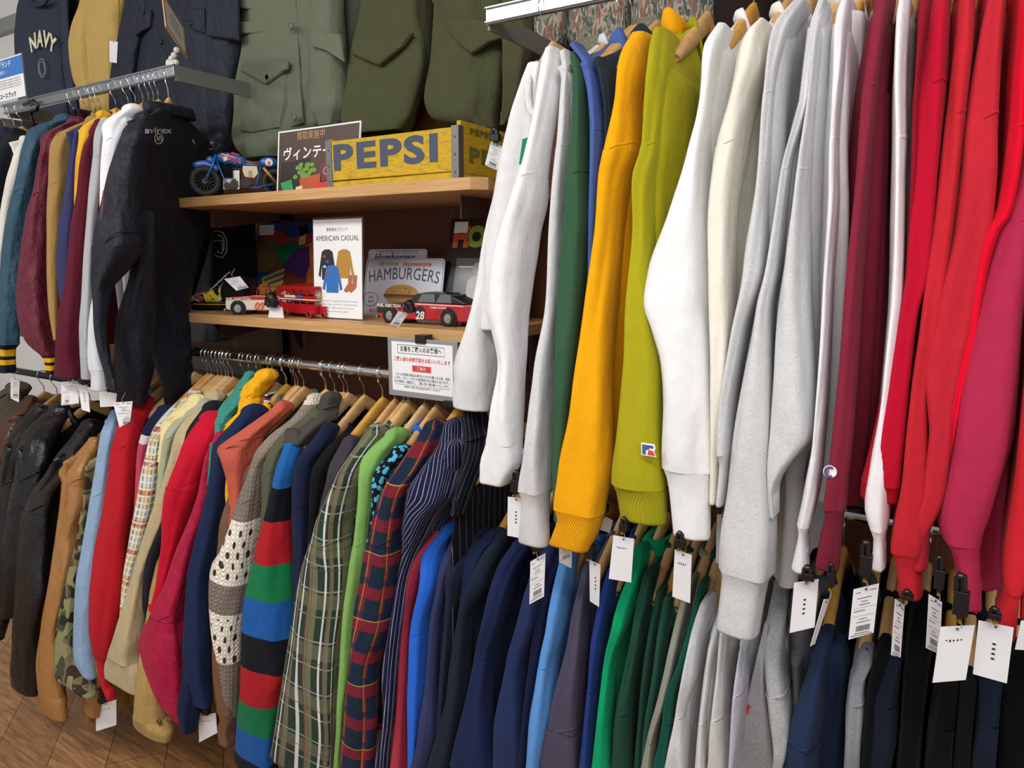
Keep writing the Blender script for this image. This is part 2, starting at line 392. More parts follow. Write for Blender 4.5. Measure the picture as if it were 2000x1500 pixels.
def hanger(X, rail, ry, label, group, mat, yaw=0):
    root = thing('wooden_hanger', label, 'hanger', (X, ry, rail), group)
    global HM
    if HM is None:
        m = MB(); n = 30; V = []; 
        for i in range(-n, n+1):
            s = i/n*.17; t = abs(i)/n
            zc = -.093-.088*(t**1.25)-.004*math.sin(t*3.1)+.012*(1-t)**3
            hh = .020*(1-t)+.008*t+.003*math.sin(t*3.14); ww = .0078+.002*t
            if t > .96: hh *= .72; ww *= .8
            bx = .002*t*t
            for a in range(12):
                th = 2*math.pi*a/12; V.append((bx+ww*math.copysign(abs(math.cos(th))**.7, math.cos(th)), -s, zc+hh*math.copysign(abs(math.sin(th))**.8, math.sin(th))))
        R = 2*n+1; Fc = [(i*12+k, (i+1)*12+k, (i+1)*12+(k+1) % 12, i*12+(k+1) % 12) for i in range(R-1) for k in range(12)]+[tuple(range(12))[::-1], tuple((R-1)*12+k for k in range(12))]
        me = bpy.data.meshes.new('hanger_body'); me.from_pydata(V, [], Fc); me.polygons.foreach_set('use_smooth', [True]*len(me.polygons))
        h = MB(); pts = []
        for a in range(-50, 200, 18):
            r_ = .0195; pts.append((0, -r_*math.cos(math.radians(a)), .0+r_*math.sin(math.radians(a))))
        pts = pts[::-1]
        pts = pts+[(0, -.016, -.018), (0, -.006, -.03), (0, 0, -.042), (0, 0, -.072)]
        h.tube(pts, .0016, 6)
        hm = bpy.data.meshes.new('hook'); hm.from_pydata(h.v, [], h.f); hm.polygons.foreach_set('use_smooth', [True]*len(hm.polygons)); hm.materials.append(chrome)
        HM = ({}, me, hm)
    if mat.name not in HM[0]: c = HM[1].copy(); c.materials.append(mat); HM[0][mat.name] = c
    o = bpy.data.objects.new('hanger_body', HM[0][mat.name]); o.parent = root; sc.collection.objects.link(o)
    o = bpy.data.objects.new('hook', HM[2]); o.parent = root; sc.collection.objects.link(o)
    root.rotation_euler = (0, 0, yaw); return root
RAILS = {'R1': (2.13, 1.35), 'R2': (1.18, 1.35), 'M': (1.34, 1.35), 'L1': (2.165, 1.35), 'L2': (1.18, 1.35)}
RN = {'R1': 'upper right rail', 'R2': 'lower right rail', 'M': 'middle rail below the shelves', 'L1': 'upper left rail', 'L2': 'lower left rail'}
gseed = [100]
def G(rn, name, short, label, cat, mat, st, L=.68, T=.014, col='crew', colmat=None, cuff=None, cuffmat=None, swing=.09, dip=.06, front=1,
      X0=None, far=True, extra=(), lob=.1, bodymat=None, dep=None, wid=.225, hangmat=None, hang=True, sleeve=True, tors=True, hy=0, amax=.05, farst=None, farlen=.6, sleevemat=None, flare=0, tilt=0, fardep=None, hyaw=0, hroll=0, fary=None):
    L = L+.07 if rn == 'R1' and L == .68 else L; rail, ry = RAILS[rn]; gseed[0] += 1; seed = gseed[0]; A, mk_ = solve(st, rail, ry, swing, dep, amax=amax)
    if X0 is None:
        k = int(np.argmin(abs(A[:, 0]-(rail-.2)))); X0 = A[k, 1] if A[k, 0] < rail-.05 else A[0, 1]
        if A[0, 0] < rail-.3: X0 = A[0, 1]+.01
    if rn == 'L1' and fary is None: fary = FY
    if rn == 'L1' and not farst: far = False
    dr = {'M': .124, 'R2': .12}.get(rn, .108)
    root = thing(name, label, cat, (X0, ry, rail-.09), 'clothes hanging on the '+RN[rn])
    body = MB()
    if tors: torso(body, X0, A, rail, ry, L, T, seed, dip, front, wid=wid, flare=flare, tilt=tilt, drop=dr, fary=fary)
    zs = A[mk_['s'], 0] if 's' in mk_ else A[0, 0]-(A[0, 0]-A[-1, 0])*.3
    zc = A[mk_['c'], 0] if 'c' in mk_ else None
    zend = A[-1, 0]
    tubemesh(body, A, A[0, 0], zs, seed, top='dome', lob=lob*.7)
    seamring(body, A, zs+.001, seed, lob=lob*.7, sl=.5)
    for ex, ed in extra:
        E_, _ = solve(ex, rail, ry, swing, ed, amax=amax); tubemesh(body, E_, E_[0, 0], E_[-1, 0], seed+9, top='dome', bot='hem', lob=lob)
    body.build('body', bodymat or mat, root, smooth=True)
    if sleeve:
        s = MB(); tubemesh(s, A, zs, zc if zc else zend, seed, bot='open' if zc else 'hem', lob=lob*.7, scale=1.03)
        if zc: seamring(s, A, zc+.003, seed, lob=lob*.7)
        s.build('sleeve', sleevemat or mat, root, smooth=True)
        if zc:
            c = MB(); tubemesh(c, A, zc, zend, seed, bot='hem', lob=lob*.5, creases=.5); c.build('cuff', cuffmat or mat, root, smooth=True)
    if far:
        if farst: B_, _ = solve(farst, rail, ry, swing, fardep, side=-1)
        else:
            zt = rail-.17; B_ = np.array([(zt+.03, X0, .014, ry+.15, .03), (zt-.05, X0, .02, ry+.225, .045), (zt-.3, X0-.005, .018, ry+.25, .05), (zt-farlen, X0-.01, .016, ry+.27, .035)])
        f = MB(); tubemesh(f, B_, B_[0, 0], B_[-1, 0], seed+3, top='dome', bot='hem', seg=16, step=.03); f.build('sleeve', sleevemat or mat, root, smooth=True)
    if col != 'none': collar('collar', X0, rail, ry, colmat or mat, root, col, dip, front, drop=dr)
    if hang:
        hm = hangmat or [beech, beech3, beech, beech2, beech][seed % 5]
        hg = hanger(X0+hy, rail, ry, 'wooden hanger holding the '+short, 'wooden hangers on the '+RN[rn], hm, hyaw)
        hg.rotation_euler.x = hroll
        if name == 'coach_jacket': hg.scale.y = .55
    return root, A, X0
# ================================================================ upper right rail
fb = fabric
SW = 'sweatshirt'
WHT = '#f1f2f4'; ASH = ('#dedfe0', 'heather', '#b9babd')
w1, _, _ = G('R1', SW, 'white sweatshirt with the green print', 'white crewneck sweatshirt with a green print, turned forward at the left end of its rail', SW, fb(WHT),
  '100,1066,1096;130,1058,1100;200,1046,1090;300,1025,1074;350,1012,1068 s;400,996,1065;450,980,1052;500,966,1043;550,956,1034;600,952,1028;637,962,1026;720,975,1024;800,962,1022;862,954,1020 c;900,942,1018;938,940,995', T=.02,
  tors=False, col='none', X0=-.765, hroll=.35, hyaw=-.25, fardep=1.26, farst='240,995,1012;312,977,1006;350,970,1004;450,947,982;525,935,966;600,922,967;662,902,970;720,886,971;742,887,969;752,882,966;795,884,957',
  extra=[('132,1034,1070;170,1022,1075;230,1002,1075;300,982,1060;372,970,1045;500,952,1020;640,940,1000', 1.25)])
m = MB(); m.tube([PY(x, y, d) for x, y, d in ((1072, 104, 1.27), (1066, 140, 1.2), (1062, 190, 1.185), (1053, 218, 1.185), (1044, 224, 1.19), (1036, 214, 1.195), (1031, 190, 1.2), (1032, 160, 1.21), (1037, 138, 1.235), (1050, 122, 1.27))], .007, 10, flat=.6); m.build('collar', fb(WHT, 'rib'), w1, smooth=True)
m = MB(); m.prism([(0, 0), (1, 0), (1, 1), (0, 1)], PY(1014, 322, 1.2), PY(1026, 318, 1.2)-PY(1014, 322, 1.2), PY(1021, 272, 1.2)-PY(1014, 322, 1.2), (0, -1, 0), .001); m.build('green_print', solid('green_print', '#14825a', .8), w1)
G('R1', SW, 'ash sweatshirt with the small round cuff logo', 'pale grey ash sweatshirt with a small round logo patch above its cuff', SW, fb(*ASH),
  '105,1094,1120;150,1098,1121;290,1087,1113 s;350,1080,1108;400,1076,1105;600,1065,1096;720,1043,1086;800,1034,1082;880,1026,1080;955,1019,1078 c;970,1022,1074;1055,1016,1074', T=.016, cuffmat=fb('#dedfe0', 'rib'))
G('R1', SW, 'dark green sweatshirt', 'dark bottle green sweatshirt hanging between the ash one and the blue one', SW, fb('#35573f'),
  '108,1114,1138;150,1120,1147;250,1118,1152;345,1110,1160 s;450,1105,1164;600,1090,1152;700,1085,1142;800,1083,1128;930,1080,1115 c;1010,1083,1110', dip=.03)
G('R1', 'hooded_sweatshirt', 'blue sweatshirt behind the green one', 'washed blue sweatshirt hanging behind the dark green one', SW, fb('#4a61a4'),
  '92,1114,1142;130,1140,1168;200,1150,1178;260,1153,1184 s;400,1150,1176;600,1145,1166;800,1120,1140', col='hood', colmat=fb('#4a61a4'))
G('R1', 'hooded_sweatshirt', 'black hoodie in shade', 'near black hoodie tucked between the blue and the orange sweatshirts', 'hoodie', fb('#22303a'),
  '120,1162,1190;160,1172,1198;220,1180,1202;300,1180,1197 s;450,1160,1180;700,1140,1158', col='hood', dip=.03)
YEL = fb('#f4a811')
G('R1', SW, 'orange-yellow sweatshirt', 'bright orange-yellow mock neck sweatshirt with long ribbed cuffs', SW, YEL,
  '82,1235,1290;110,1218,1276;150,1208,1268;200,1203,1260;300,1180,1252 s;350,1172,1235;450,1165,1220;600,1144,1206;720,1128,1197;800,1119,1196;925,1098,1192;995,1089,1180 c;1010,1092,1176;1062,1076,1154',
  T=.02, col='mock', dip=.02, cuffmat=fb('#f4a811', 'rib'))
G('R1', SW, 'mustard green sweatshirt', 'mustard green crewneck sweatshirt with a small red and blue logo patch by the cuff', SW, fb('#a9a11c'),
  '72,1278,1325;100,1272,1322;150,1266,1318;200,1262,1312;290,1256,1300 s;350,1240,1290;450,1240,1282;600,1228,1288;720,1222,1295;850,1206,1294;945,1196,1300 c;960,1203,1301;1010,1211,1302', T=.03, dip=.09,
  cuffmat=fb('#a9a11c', 'rib'), colmat=fb('#a9a11c', 'rib'), extra=[('110,1318,1352;200,1310,1368;300,1300,1350;420,1288,1312;600,1275,1296', 1.3)])
G('R1', SW, 'white sweatshirt with the kicked-out elbow', 'plain white sweatshirt whose elbow sticks out over the mustard one', SW, fb('#eef0f2'),
  '58,1400,1432;105,1374,1420;160,1370,1408;220,1364,1396 s;300,1345,1388;420,1308,1386;520,1268,1385;590,1250,1386;640,1266,1388;707,1288,1390;800,1296,1393;913,1296,1392 c;935,1304,1388;1040,1316,1386', T=.02)
G('R1', SW, 'cream sweatshirt', 'cream coloured sweatshirt between two white and grey ones', SW, fb('#efeadb'),
  '52,1480,1512;80,1454,1506;130,1440,1500;200,1425,1478;290,1400,1457 s;400,1385,1440;550,1386,1436;750,1390,1430;900,1389,1412 c;975,1388,1405', T=.02)
G('R1', SW, 'first ash marl sweatshirt', 'light grey marl sweatshirt right of the cream one, narrow sleeve ending highest', SW, fb(*ASH),
  '12,1556,1586;70,1512,1552;190,1492,1522 s;350,1480,1510;525,1455,1500;650,1430,1465;800,1408,1440;880,1404,1436 c;890,1407,1432;978,1400,1420', T=.02)
G('R1', SW, 'long sleeved grey marl sweatshirt', 'light grey marl sweatshirt whose long straight sleeve hangs lowest of the grey ones', SW, fb(*ASH),
  '12,1600,1625;70,1582,1606;190,1566,1595;335,1527,1552 s;525,1498,1530;605,1479,1516;745,1454,1512;850,1438,1510;955,1426,1511;1050,1412,1514;1114,1407,1510 c;1128,1411,1500;1228,1398,1482', T=.02)
G('R1', SW, 'grey marl sweatshirt with the pointed elbow', 'light grey marl sweatshirt with a wide sleeve folded to a point at the elbow', SW, fb(*ASH),
  '14,1604,1622;100,1586,1612;190,1578,1604;340,1558,1592 s;525,1533,1584;650,1518,1588;800,1507,1592;842,1505,1593;872,1502,1572;910,1500,1540;950,1500,1522;1000,1503,1520', T=.02, L=.9)
G('R1', SW, 'white sweatshirt with the lilac shade', 'thin cool white sweatshirt with an open neckline left of the maroon one', SW, fb('#ecebf0'),
  '8,1648,1674;50,1634,1666;175,1628,1656;280,1623,1644 s;400,1620,1640;525,1612,1629;700,1602,1622;850,1590,1613;955,1573,1602;1018,1560,1588 c;1030,1563,1580;1105,1548,1582', T=.022, dip=.09,
  extra=[('45,1650,1697;150,1645,1692;260,1640,1680;420,1625,1655', 1.22)])
G('R1', SW, 'maroon sweatshirt with the round cuff logo', 'dusty maroon sweatshirt with a round logo by the cuff', SW, fb('#84263a'),
  '-30,1716,1752;0,1710,1748;70,1702,1736;185,1685,1722 s;350,1674,1704;525,1657,1688;700,1642,1677;850,1627,1668;937,1616,1658;983,1610,1655 c;992,1614,1650;1050,1602,1645;1100,1593,1640', T=.026, cuffmat=fb('#84263a', 'rib'),
  extra=[('200,1700,1742;350,1690,1738;600,1670,1733;800,1655,1725;870,1650,1715;960,1640,1680', 1.17)])
G('R1', SW, 'narrow white sweatshirt', 'white sweatshirt squeezed between the maroon and the red ones', SW, fb('#f3f0f3'),
  '8,1758,1784;50,1750,1780;150,1746,1775;280,1748,1774 s;350,1748,1771;525,1744,1768;605,1739,1765;700,1730,1756;770,1724,1748;900,1700,1742;970,1688,1738;1025,1700,1734 c;1035,1706,1730;1100,1702,1731', T=.014)
G('R1', 'hooded_sweatshirt', 'dark red hoodie', 'dark red hoodie between the narrow white and the crimson sweatshirts', 'hoodie', fb('#8f0f24'),
  '-30,1800,1835;10,1794,1828;90,1790,1815;180,1785,1803 s;350,1778,1796;550,1768,1786;800,1745,1765', col='hood', T=.012)
G('R1', SW, 'crimson sweatshirt with the open hem cuff', 'crimson sweatshirt with a straight sleeve that ends in a stitched open hem', SW, fb('#bb0f2e'),
  '-40,1835,1866;0,1822,1858;60,1812,1856;180,1792,1851 s;350,1784,1836;525,1771,1820;605,1757,1797;745,1729,1778;850,1706,1769;938,1685,1761 c;945,1683,1760;967,1681,1756', T=.02, cuffmat=fb('#c00a2a'))
G('R1', SW, 'first bright red sweatshirt', 'red fleece sweatshirt directly right of the crimson open hem one', SW, fb('#c22531'),
  '-30,1880,1915;0,1874,1906;120,1862,1898;235,1848,1887 s;350,1835,1876;525,1812,1856;650,1795,1836;750,1780,1815;850,1768,1814;955,1755,1816;1040,1740,1812;1070,1737,1806 c;1078,1745,1798;1155,1753,1802', T=.02)
G('R1', SW, 'red sweatshirt with the bulging elbow', 'soft red sweatshirt whose elbow bulges left over its neighbour', SW, fb('#bf2634'),
  '-20,1932,1968;0,1928,1965;100,1908,1956;245,1881,1950 s;350,1873,1947;450,1860,1935;560,1835,1912;640,1815,1896;724,1798,1878;780,1806,1868;850,1812,1862;950,1800,1852;1030,1778,1818 c;1038,1775,1815;1100,1770,1812', T=.02)
G('R1', SW, 'vivid scarlet sweatshirt', 'vivid scarlet sweatshirt with a thin kinked sleeve', SW, fb('#e40a2c'),
  '-20,1988,2022;50,1983,2012;150,1973,2004;300,1962,1998;420,1943,1977;458,1912,1952;525,1902,1930;640,1888,1908;745,1866,1884;850,1849,1864;930,1834,1847', T=.02)
G('R1', SW, 'raspberry sweatshirt', 'faded raspberry sweatshirt with a very wide sleeve, second from the right edge of the photo', SW, fb('#b02a4c'),
  '100,2020,2075;250,1995,2050;350,1979,2038;450,1948,2020;525,1926,2010;605,1902,2000;745,1874,1990;850,1857,1977;930,1841,1955;990,1828,1936;1025,1829,1922;1050,1838,1917 c;1062,1850,1914;1120,1866,1916;1177,1883,1919', T=.02,
  extra=[('850,1900,1975;950,1890,1968;1050,1885,1962;1135,1880,1955', 1.14)])
G('R1', SW, 'red fleece at the edge', 'fuzzy red sweatshirt at the right edge of the photo', SW, fb('#cd2330'),
  '300,2050,2120;600,2010,2080;745,1994,2070;850,1984,2060;955,1972,2042;1050,1958,2028;1115,1953,2012;1140,1957,1998 c;1150,1960,1993;1190,1942,1990;1232,1945,1986', T=.02)
G('R1', SW, 'red sweatshirt beyond the edge', 'red sweatshirt last on the upper right rail, mostly outside the frame', SW, fb('#d3202e'),
  '400,2090,2150;800,2030,2110;1000,2000,2080;1200,1990,2050', T=.02)
# ================================================================ lower right rail
def knitc(c): return fb(c, 'plain')
L2g = .66
G('R2', 'sweater', 'faded crimson sweater', 'faded crimson sweater first on the lower right rail', 'sweater', fb('#a83345'),
  '985,884,916;1030,845,888;1083,805,845;1130,792,824;1220,783,803 s;1333,777,797;1500,763,795', T=.01, dip=.02, far=False)
G('R2', SW, 'bright blue sweatshirt', 'bright royal blue crewneck sweatshirt beside the crimson sweater', SW, fb('#2a63cf'),
  '1030,862,900;1067,828,872;1130,820,864;1230,802,840 s;1333,798,834;1500,797,817', T=.014, dip=.05, far=False, colmat=fb('#2f6fdb', 'rib'))
G('R2', SW, 'purple navy sweatshirt with the white collar', 'faded navy sweatshirt with a white turned collar', SW, fb('#32375a'),
  '1045,888,928;1100,862,888;1160,850,872;1220,840,861 s;1333,832,854;1433,817,860;1500,802,838', T=.01, dip=.02, far=False, col='mock', colmat=fb('#dfe4e2', 'rib'))
G('R2', SW, 'blackish sweatshirt behind the white collar', 'blackish navy sweatshirt behind the white collared one', SW, fb('#1f2637'),
  '1040,905,955;1070,888,940;1100,873,928;1160,870,905;1228,867,889 s;1333,858,876;1500,848,862', T=.01, dip=.02, far=False)
G('R2', SW, 'navy sweatshirt with the wide neck band', 'navy sweatshirt with a wide neck band, third dark one on the lower right rail', SW, fb('#172140'),
  '1045,945,988;1067,918,970;1100,910,955;1160,902,930;1230,890,912 s;1333,875,900;1500,860,885', T=.01, dip=.03, far=False)
G('R2', SW, 'charcoal navy sweatshirt with the raised shoulder seam', 'charcoal navy sweatshirt with a clear raised shoulder seam', SW, fb('#1d2433'),
  '1048,965,1004;1083,938,988;1133,915,965;1200,895,925 s;1280,882,920;1333,877,920;1433,853,905;1500,835,882', T=.014, dip=.03, far=False)
G('R2', SW, 'deep navy sweatshirt with the broad sleeve', 'deep navy sweatshirt with a broad flared sleeve below the long tag', SW, fb('#1d274a'),
  '1060,1000,1050;1100,973,1025;1180,950,1000;1277,930,968 s;1333,920,966;1433,897,964;1500,880,964', T=.014, dip=.03, far=False)
G('R2', SW, 'slate navy sweatshirt behind the barcode tag', 'slate navy sweatshirt directly behind the hanging barcode tag', SW, fb('#263156'),
  '1062,1062,1112;1110,1040,1095;1180,1018,1070;1297,988,1033 s;1400,970,1027;1500,965,1018', T=.014, dip=.03, far=False)
G('R2', SW, 'inky navy sweatshirt in shade', 'inky navy sweatshirt in shade left of the light blue one', SW, fb('#151c38'),
  '1066,1088,1118;1130,1062,1095;1250,1040,1068;1400,1020,1045;1500,1010,1035', T=.012, far=False)
G('R2', SW, 'sky blue sweatshirt', 'sky blue sweatshirt, the only light blue one on the lower right rail', SW, fb('#5b93d8'),
  '1075,1098,1130;1126,1086,1124;1207,1070,1110;1291,1054,1094 s;1390,1037,1087;1500,1027,1060', T=.014, dip=.03, far=False)
G('R2', SW, 'grey plum sweatshirt', 'washed grey plum sweatshirt right of the sky blue one', SW, fb('#4a4558'),
  '1105,1140,1160;1170,1125,1154;1243,1112,1151;1330,1090,1147;1412,1071,1139 s;1500,1057,1131', T=.014, far=False)
G('R2', SW, 'royal navy sweatshirt', 'saturated royal navy sweatshirt left of the bright green one', SW, fb('#22387a'),
  '1110,1188,1212;1180,1168,1198;1250,1155,1185;1339,1147,1173 s;1420,1140,1166;1500,1132,1160', T=.012, far=False)
G('R2', 'hooded_sweatshirt', 'bright green hoodie', 'bright emerald green hoodie on the lower right rail', 'hoodie', fb('#0c9a63'),
  '1068,1240,1270;1110,1232,1265;1150,1215,1252;1200,1200,1238;1290,1181,1206 s;1390,1170,1200;1500,1158,1193', T=.014, col='hood', dip=.0, far=False)
G('R2', SW, 'forest green sweatshirt', 'forest green sweatshirt next to the emerald hoodie', SW, fb('#1e4435'),
  '1115,1258,1288;1170,1246,1276;1230,1235,1262;1310,1218,1250;1379,1205,1243 s;1500,1198,1236', T=.014, far=False, colmat=fb('#1e4435', 'rib'))
G('R2', SW, 'second forest green sweatshirt', 'slightly darker forest green sweatshirt, second after the emerald hoodie', SW, fb('#1b3d30'),
  '1148,1284,1304;1207,1272,1293;1316,1255,1276;1420,1246,1264 s;1500,1240,1258', T=.012, far=False, colmat=fb('#1b3d30', 'rib'))
G('R2', SW, 'pine green sweatshirt with the ribbed neck', 'dark pine green sweatshirt with a ribbed neck left of the sage one', SW, fb('#214a3c'),
  '1166,1296,1318;1225,1286,1308;1316,1274,1295;1420,1258,1278 s;1500,1252,1270', T=.012, far=False, colmat=fb('#1b4033', 'rib'))
G('R2', SW, 'sage grey sweatshirt', 'faded sage grey sweatshirt behind a blank tag', SW, fb('#8a8c80'),
  '1130,1338,1364;1207,1319,1348;1280,1303,1332;1353,1286,1316;1438,1264,1288 s;1500,1253,1280', T=.012, far=False)
G('R2', SW, 'teal green sweatshirt', 'clear dark teal green sweatshirt left of the striped neck one', SW, fb('#155243'),
  '1135,1366,1386;1207,1348,1371;1280,1327,1353;1353,1301,1331;1400,1296,1324 s;1500,1275,1309', T=.012, far=False, colmat=fb('#0f4a38', 'rib'))
tst = fb('#d6d7d9', 'rib', bands=[(9, '#a9b2b6'), (1.128, '#2b7da0'), (1.124, '#b6c0c4'), (1.117, '#2b7da0'), (1.112, '#b6c0c4'), (1.106, '#2b7da0'), (1.1, '#c9cccf')])
G('R2', SW, 'ash sweatshirt with the teal striped neck', 'ash grey sweatshirt with teal stripes round its ribbed neck', SW, fb(*ASH),
  '1168,1370,1400;1190,1362,1398;1225,1352,1389;1298,1337,1375;1386,1321,1349 s;1440,1310,1347;1500,1298,1342', T=.014, far=False, col='mock', colmat=tst, dip=.01)
G('R2', SW, 'thin ash sweatshirt', 'thin ash grey sweatshirt right of the teal striped neck', SW, fb(*ASH),
  '1215,1395,1415;1260,1384,1406;1316,1376,1397;1400,1366,1388 s;1500,1359,1382', T=.012, far=False)
G('R2', SW, 'oatmeal ash sweatshirt', 'oatmeal ash sweatshirt directly below the long grey sleeve', SW, fb('#dddbd6', 'heather', '#b5b3ae'),
  '1218,1408,1434;1280,1403,1428;1383,1392,1426 s;1500,1381,1423', T=.014, far=False)
G('R2', SW, 'lilac grey sweatshirt', 'lilac grey sweatshirt with a small white and blue paper tag at its neck', SW, fb('#c9c9d3', 'heather', '#a5a5b2'),
  '1255,1446,1470;1316,1437,1469;1390,1431,1460;1500,1424,1440', T=.014, far=False)
HG = fb('#bdbec0', 'heather', '#7f8184')
G('R2', 'hooded_sweatshirt', 'grey marl hoodie with the red script', 'mid grey marl hoodie with a trace of red script on its chest', 'hoodie', HG,
  '1126,1516,1550;1160,1510,1550;1207,1500,1542;1280,1496,1536;1340,1500,1544 s;1390,1505,1549;1460,1513,1542;1500,1510,1530', T=.014, far=False, col='hood', dip=0,
  extra=[('1210,1494,1514;1300,1474,1512;1400,1450,1515;1500,1428,1520', 1.17)])
G('R2', 'hooded_sweatshirt', 'charcoal marl hoodie', 'charcoal marl hoodie behind the blank square tag', 'hoodie', fb('#5a5d61', 'heather', '#3b3d41'),
  '1150,1548,1580;1200,1543,1588;1280,1548,1592;1350,1556,1590 s;1420,1562,1580;1500,1566,1576', T=.012, dep=[1.22, 1.2, 1.2, 1.2, 1.2, 1.2], far=False, col='hood', dip=0)
G('R2', SW, 'navy sweatshirt with the round neck', 'slate navy sweatshirt with its round neck open towards the aisle', SW, fb('#243350'),
  '1240,1600,1628;1265,1592,1625;1300,1580,1618;1370,1555,1612;1440,1536,1600 s;1500,1529,1590', T=.03, far=False, dip=.06, colmat=fb('#26344f', 'rib'),
  extra=[('1262,1612,1652;1300,1606,1660;1370,1600,1654;1440,1592,1648;1500,1588,1645', 1.2)])
G('R2', SW, 'grey sweatshirt with the charcoal neck', 'mid grey marl sweatshirt with a charcoal neck band', SW, fb('#93969c', 'heather', '#6d7076'),
  '1278,1676,1708;1310,1662,1694;1370,1655,1691;1440,1652,1685;1500,1648,1681', T=.014, far=False, col='mock', colmat=fb('#4a4d50', 'rib'))
dk = [('black velour top', 'black sweatshirt just right of the charcoal neck one', '#0a0c11', '1262,1712,1742;1300,1700,1735;1400,1688,1716;1500,1680,1706'),
      ('washed midnight sweatshirt', 'washed midnight blue sweatshirt below two narrow tags', '#151d2b', '1265,1738,1768;1300,1722,1762;1357,1708,1756;1430,1698,1754;1500,1688,1738'),
      ('ruffled black top', 'black crumpled top hanging lowest beside the blank square tag', '#08090c', '1180,1780,1830;1230,1770,1822;1330,1762,1812;1430,1756,1800;1500,1750,1795'),
      ('black sweatshirt', 'black sweatshirt below the handwritten tag', '#090a0d', '1330,1828,1874;1400,1815,1868;1500,1805,1862'),
      ('coal sweatshirt', 'coal black sweatshirt left of the dark navy one', '#0e1013', '1325,1876,1908;1400,1868,1900;1500,1860,1893'),
      ('dark ink sweatshirt', 'dark ink blue sweatshirt near the lower right corner', '#161f2f', '1320,1912,1960;1360,1908,1955;1430,1900,1950;1500,1893,1946'),
      ('pitch black sweatshirt', 'pitch black sweatshirt in the lower right corner', '#07080a', '1280,1960,2030;1400,1955,2025;1500,1950,2015')]
for sh, lb, cc, st in dk: G('R2', SW, sh, lb, SW, fb(cc), st, T=.014, far=False, dip=.03)
# ================================================================ middle rail
G('M', 'denim_jacket', 'light wash denim jacket', 'light wash denim jacket left of the red knit sweater', 'jacket', fb('#8ea9c8', 'cotton'),
  '805,216,233;850,198,227;900,189,218;975,178,209;1070,163,196;1130,152,189;1200,147,185;1270,145,186 c;1277,144,187;1314,142,189', col='shirt', T=.01, swing=.1, colmat=fb('#5f7795', 'cotton'))
G('M', 'sweater', 'red knit sweater', 'plain red wool sweater with its sleeve cuff pointing at a tag', 'sweater', fb('#c01c28', 'knit'),
  '783,262,302;810,240,290;850,228,278;875,222,273 s;975,207,263;1070,190,251;1150,180,244;1220,177,234;1275,184,223 c;1290,189,213;1330,195,215;1362,207,226', T=.012, swing=.1, cuffmat=fb('#c01c28', 'rib'))
G('M', 'shirt', 'navy starred shirt', 'navy shirt with white stars and a white collar behind the red sweater', 'shirt',
  fb('#1f2847', 'plain', bands=[(9, '#1f2847'), (1.13, '#e8e6ea'), (1.105, '#b8415a')]), '800,308,338;830,285,316;865,272,294;900,267,285;1000,262,278', col='shirt', colmat=fb('#e9eaee'), T=.008)
madras = fb('#d9c9a4', 'shirt', plaid=[(1, .09, 0, .03, '#cfe0ea', .8), (1, .09, .03, .02, '#c2404a', .7), (0, .02, 0, .007, '#2f4a44', .7), (1, .02, 0, .006, '#e9e6e0', .8), (0, .045, .01, .01, '#e0c069', .6)])
G('M', 'shirt', 'multicolour madras shirt', 'pale madras check shirt in red, yellow and sky blue', 'shirt', madras,
  '768,372,394;800,330,368;830,305,343;860,292,318;900,282,314;970,269,307;1050,254,287;1130,240,263;1200,234,250', col='shirt', T=.008)
G('M', 'shirt', 'pale yellow shirt', 'pale yellow shirt whose collar flap folds over the madras one', 'shirt', fb('#ecdca0', 'cotton'),
  '782,366,405;805,335,388;825,316,352;850,314,334;900,308,325', col='shirt', T=.008)
G('M', 'shirt', 'pistachio work shirt', 'pale pistachio grey work shirt left of the khaki jacket', 'shirt', fb('#a7ab8f', 'cotton'),
  '790,385,420;820,340,372;850,320,348;900,313,333;1000,300,318', col='shirt', T=.008)
G('M', 'work_jacket', 'khaki cotton jacket', 'khaki cotton jacket with a wide plain cuff', 'jacket', fb('#b9a884', 'cotton'),
  '775,402,442;807,372,410;850,343,382;900,330,362;950,316,348 s;1025,289,324;1070,274,306;1125,258,288;1180,243,283;1240,225,281;1282,213,278 c;1287,212,279;1332,200,284', col='shirt', T=.012)
G('M', 'shirt', 'black shirt', 'black shirt showing as a narrow strip right of the khaki jacket', 'shirt', fb('#1d1d22', 'cotton'),
  '798,396,442;850,362,400;900,352,380;950,342,365;1020,315,338;1100,285,307;1180,279,293;1215,285,291', T=.01, col='shirt')
G('M', 'shirt', 'crimson cotton shirt', 'crimson cotton shirt with a pointed collar', 'shirt', fb('#c3142f', 'shirt'),
  '818,392,440;845,374,430;880,355,414;920,338,402;950,327,395 s;1000,321,372;1070,316,347;1150,303,322;1200,290,302', T=.01, col='shirt', dip=.02)
G('M', 'windbreaker', 'magenta windbreaker', 'magenta windbreaker with a ballooning gathered sleeve', 'jacket', fb('#a8133b', 'nylon'),
  '850,420,448;900,398,414;960,387,410;1000,374,406;1070,345,388;1130,325,378;1200,295,368 s;1242,281,366;1281,275,366;1320,280,367;1350,294,368 c;1375,310,372;1400,332,374', T=.01, col='none')
G('M', 'shirt', 'teal shirt', 'teal green shirt collar standing up left of the yellow jacket', 'shirt', fb('#3d8a7f', 'shirt'),
  '732,478,500;760,460,497;790,435,480;810,425,455;850,420,440', T=.01, col='shirt', colmat=fb('#3d8a7f'), X0=-1.66)
G('M', 'rain_jacket', 'yellow nylon jacket', 'bright yellow nylon jacket folded over its hanger', 'jacket', fb('#f2ae0c', 'nylon'),
  '735,500,545;755,478,530;775,470,515;800,468,500;830,462,482;900,440,460', T=.012, col='shirt', X0=-1.6)
